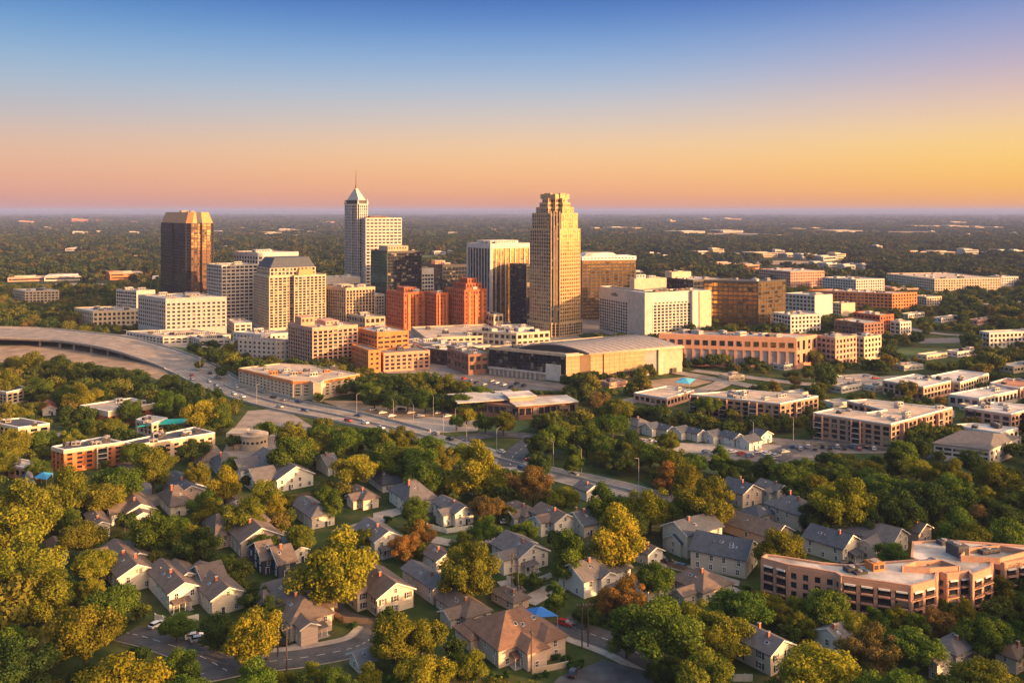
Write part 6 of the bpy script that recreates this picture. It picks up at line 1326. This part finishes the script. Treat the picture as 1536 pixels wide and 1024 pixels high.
# ================================================================ air, sky, sun, camera
AZ, EL = 115.0, 10.0                                # sun azimuth clockwise from the view direction, elevation
def haze():
    m = bpy.data.materials.new('haze_air'); m.use_nodes = True; N = m.node_tree.nodes; N.remove(N['Principled BSDF']); v = N.new('ShaderNodeVolumePrincipled'); v.inputs['Color'].default_value = (.30, .40, .78, 1); v.inputs['Density'].default_value = HAZE; v.inputs['Anisotropy'].default_value = .0
    m.node_tree.links.new(v.outputs[0], N['Material Output'].inputs['Volume']); b = MB().mat(m); b.box(-60000, 60000, -1500, 60000, -5, 134); tag(b.obj('haze'), 'thin evening haze lying over the whole plain', 'haze', kind='stuff')
HAZE = 7.5e-5
haze()
def world():
    w = bpy.data.worlds.new('World'); bpy.context.scene.world = w; w.use_nodes = True; N, L = w.node_tree.nodes, w.node_tree.links; bg = N['Background']
    tc = N.new('ShaderNodeTexCoord'); nv = N.new('ShaderNodeVectorMath'); nv.operation = 'NORMALIZE'; L.new(tc.outputs['Generated'], nv.inputs[0]); s = N.new('ShaderNodeSeparateXYZ'); L.new(nv.outputs[0], s.inputs[0])
    def ramp(stops):
        r = N.new('ShaderNodeValToRGB'); e = r.color_ramp.elements; mr = N.new('ShaderNodeMapRange'); mr.inputs[1].default_value = -.02; mr.inputs[2].default_value = .48; L.new(s.outputs['Z'], mr.inputs[0]); L.new(mr.outputs[0], r.inputs[0]); r.color_ramp.interpolation = 'B_SPLINE'
        while len(e) < len(stops): e.new(.5)
        for k, (z, c) in enumerate(stops): e[k].position = (z+.02)/.5; e[k].color = (*lin([v/255 for v in c]), 1)
        return r
    # elevations: sine of the angle above the horizon; colours as seen at dusk
    el = lambda py: sin(math.atan((HY-py)/F))
    mid = ramp([(-.02, (200, 136, 122)), (el(318), (222, 146, 124)), (el(285), (246, 176, 124)), (el(235), (252, 204, 146)), (el(185), (222, 202, 186)), (el(125), (172, 192, 214)), (el(60), (118, 160, 212)), (el(0), (76, 118, 190)), (.48, (46, 84, 160))])
    lef = ramp([(-.02, (176, 128, 134)), (el(318), (200, 146, 148)), (el(285), (230, 166, 140)), (el(235), (232, 188, 156)), (el(185), (194, 188, 190)), (el(125), (160, 188, 212)), (el(60), (110, 160, 210)), (el(0), (72, 122, 190)), (.48, (42, 84, 155))])
    rig = ramp([(-.02, (232, 146, 96)), (el(318), (246, 158, 96)), (el(285), (255, 190, 84)), (el(235), (255, 214, 118)), (el(185), (244, 204, 166)), (el(125), (200, 176, 192)), (el(60), (148, 162, 206)), (el(0), (90, 122, 190)), (.48, (60, 84, 160))])
    at = N.new('ShaderNodeMath'); at.operation = 'ARCTAN2'; L.new(s.outputs['X'], at.inputs[0]); L.new(s.outputs['Y'], at.inputs[1])
    def mixc(a, b, lo, hi):
        mr = N.new('ShaderNodeMapRange'); mr.interpolation_type = 'SMOOTHSTEP'; mr.inputs[1].default_value = radians(lo); mr.inputs[2].default_value = radians(hi); L.new(at.outputs[0], mr.inputs[0]); x = N.new('ShaderNodeMix'); x.data_type = 'RGBA'; L.new(mr.outputs[0], x.inputs[0]); L.new(a, x.inputs[6]); L.new(b, x.inputs[7]); return x.outputs[2]
    c = mixc(mixc(lef.outputs[0], mid.outputs[0], -38, 6), rig.outputs[0], 2, 40)
    # physical sky for the dome above and the glow round the sun
    sk = N.new('ShaderNodeTexSky'); sk.sky_type = 'NISHITA'; sk.sun_disc = False; sk.sun_elevation = radians(EL); sk.sun_rotation = radians(AZ); sk.air_density = 1.4; sk.dust_density = 2.0; sk.ozone_density = 1.5
    ss = N.new('ShaderNodeVectorMath'); ss.operation = 'SCALE'; ss.inputs['Scale'].default_value = SKY; L.new(sk.outputs[0], ss.inputs[0])
    sg = N.new('ShaderNodeVectorMath'); sg.operation = 'SCALE'; sg.inputs['Scale'].default_value = GRAD; L.new(c, sg.inputs[0])
    # gradient low down and ahead, physical sky higher up and towards the sun
    mz = N.new('ShaderNodeMapRange'); mz.interpolation_type = 'SMOOTHSTEP'; mz.inputs[1].default_value = .26; mz.inputs[2].default_value = .55; L.new(s.outputs['Z'], mz.inputs[0])
    x = N.new('ShaderNodeMix'); x.data_type = 'RGBA'; L.new(mz.outputs[0], x.inputs[0]); L.new(sg.outputs[0], x.inputs[6]); L.new(ss.outputs[0], x.inputs[7])
    # warm band of afterglow in the sun's quarter
    dt = N.new('ShaderNodeVectorMath'); dt.operation = 'DOT_PRODUCT'; L.new(nv.outputs[0], dt.inputs[0]); dt.inputs[1].default_value = (sin(radians(AZ-12)), cos(radians(AZ-12)), .10)
    gm = N.new('ShaderNodeMapRange'); gm.interpolation_type = 'SMOOTHSTEP'; gm.inputs[1].default_value = .34; gm.inputs[2].default_value = 1.0; L.new(dt.outputs['Value'], gm.inputs[0])
    gs = N.new('ShaderNodeVectorMath'); gs.operation = 'SCALE'; gs.inputs[0].default_value = (2.2, 1.15, .38); L.new(gm.outputs[0], gs.inputs['Scale'])
    ad = N.new('ShaderNodeVectorMath'); ad.operation = 'ADD'; L.new(x.outputs[2], ad.inputs[0]); L.new(gs.outputs[0], ad.inputs[1]); L.new(ad.outputs[0], bg.inputs['Color']); bg.inputs['Strength'].default_value = 1.0
EXPO = 1.36; GRAD = 1/2**EXPO; SKY = .17
world()
sl = bpy.data.lights.new('sun', 'SUN'); sl.energy = 5.0; sl.angle = radians(.6); sl.color = (1.0, .50, .19); so = bpy.data.objects.new('sun', sl); C.objects.link(so)
d = Vector((sin(radians(AZ))*cos(radians(EL)), cos(radians(AZ))*cos(radians(EL)), sin(radians(EL)))); so.rotation_euler = d.to_track_quat('Z', 'Y').to_euler(); so.location = (300, -100, 200)
cam = bpy.data.cameras.new('camera'); co = bpy.data.objects.new('camera', cam); C.objects.link(co); co.location = (0, 0, H); co.rotation_euler = (radians(90), 0, 0)
cam.sensor_width = 36; cam.lens = 36*F/1536; cam.shift_y = -(512-HY)/1536; cam.clip_end = 100000; cam.clip_start = .5
sc = bpy.context.scene; sc.camera = co; sc.view_settings.view_transform = 'Standard'; sc.view_settings.look = 'None'; sc.view_settings.exposure = EXPO; sc.view_settings.gamma = 1
cy = sc.cycles; cy.max_bounces = 5; cy.diffuse_bounces = 2; cy.glossy_bounces = 2; cy.transmission_bounces = 2; cy.transparent_max_bounces = 4; cy.volume_bounces = 0; cy.caustics_reflective = False; cy.caustics_refractive = False; cy.use_denoising = True
cy.sample_clamp_indirect = 4
print('OBJECTS', len(bpy.data.objects))
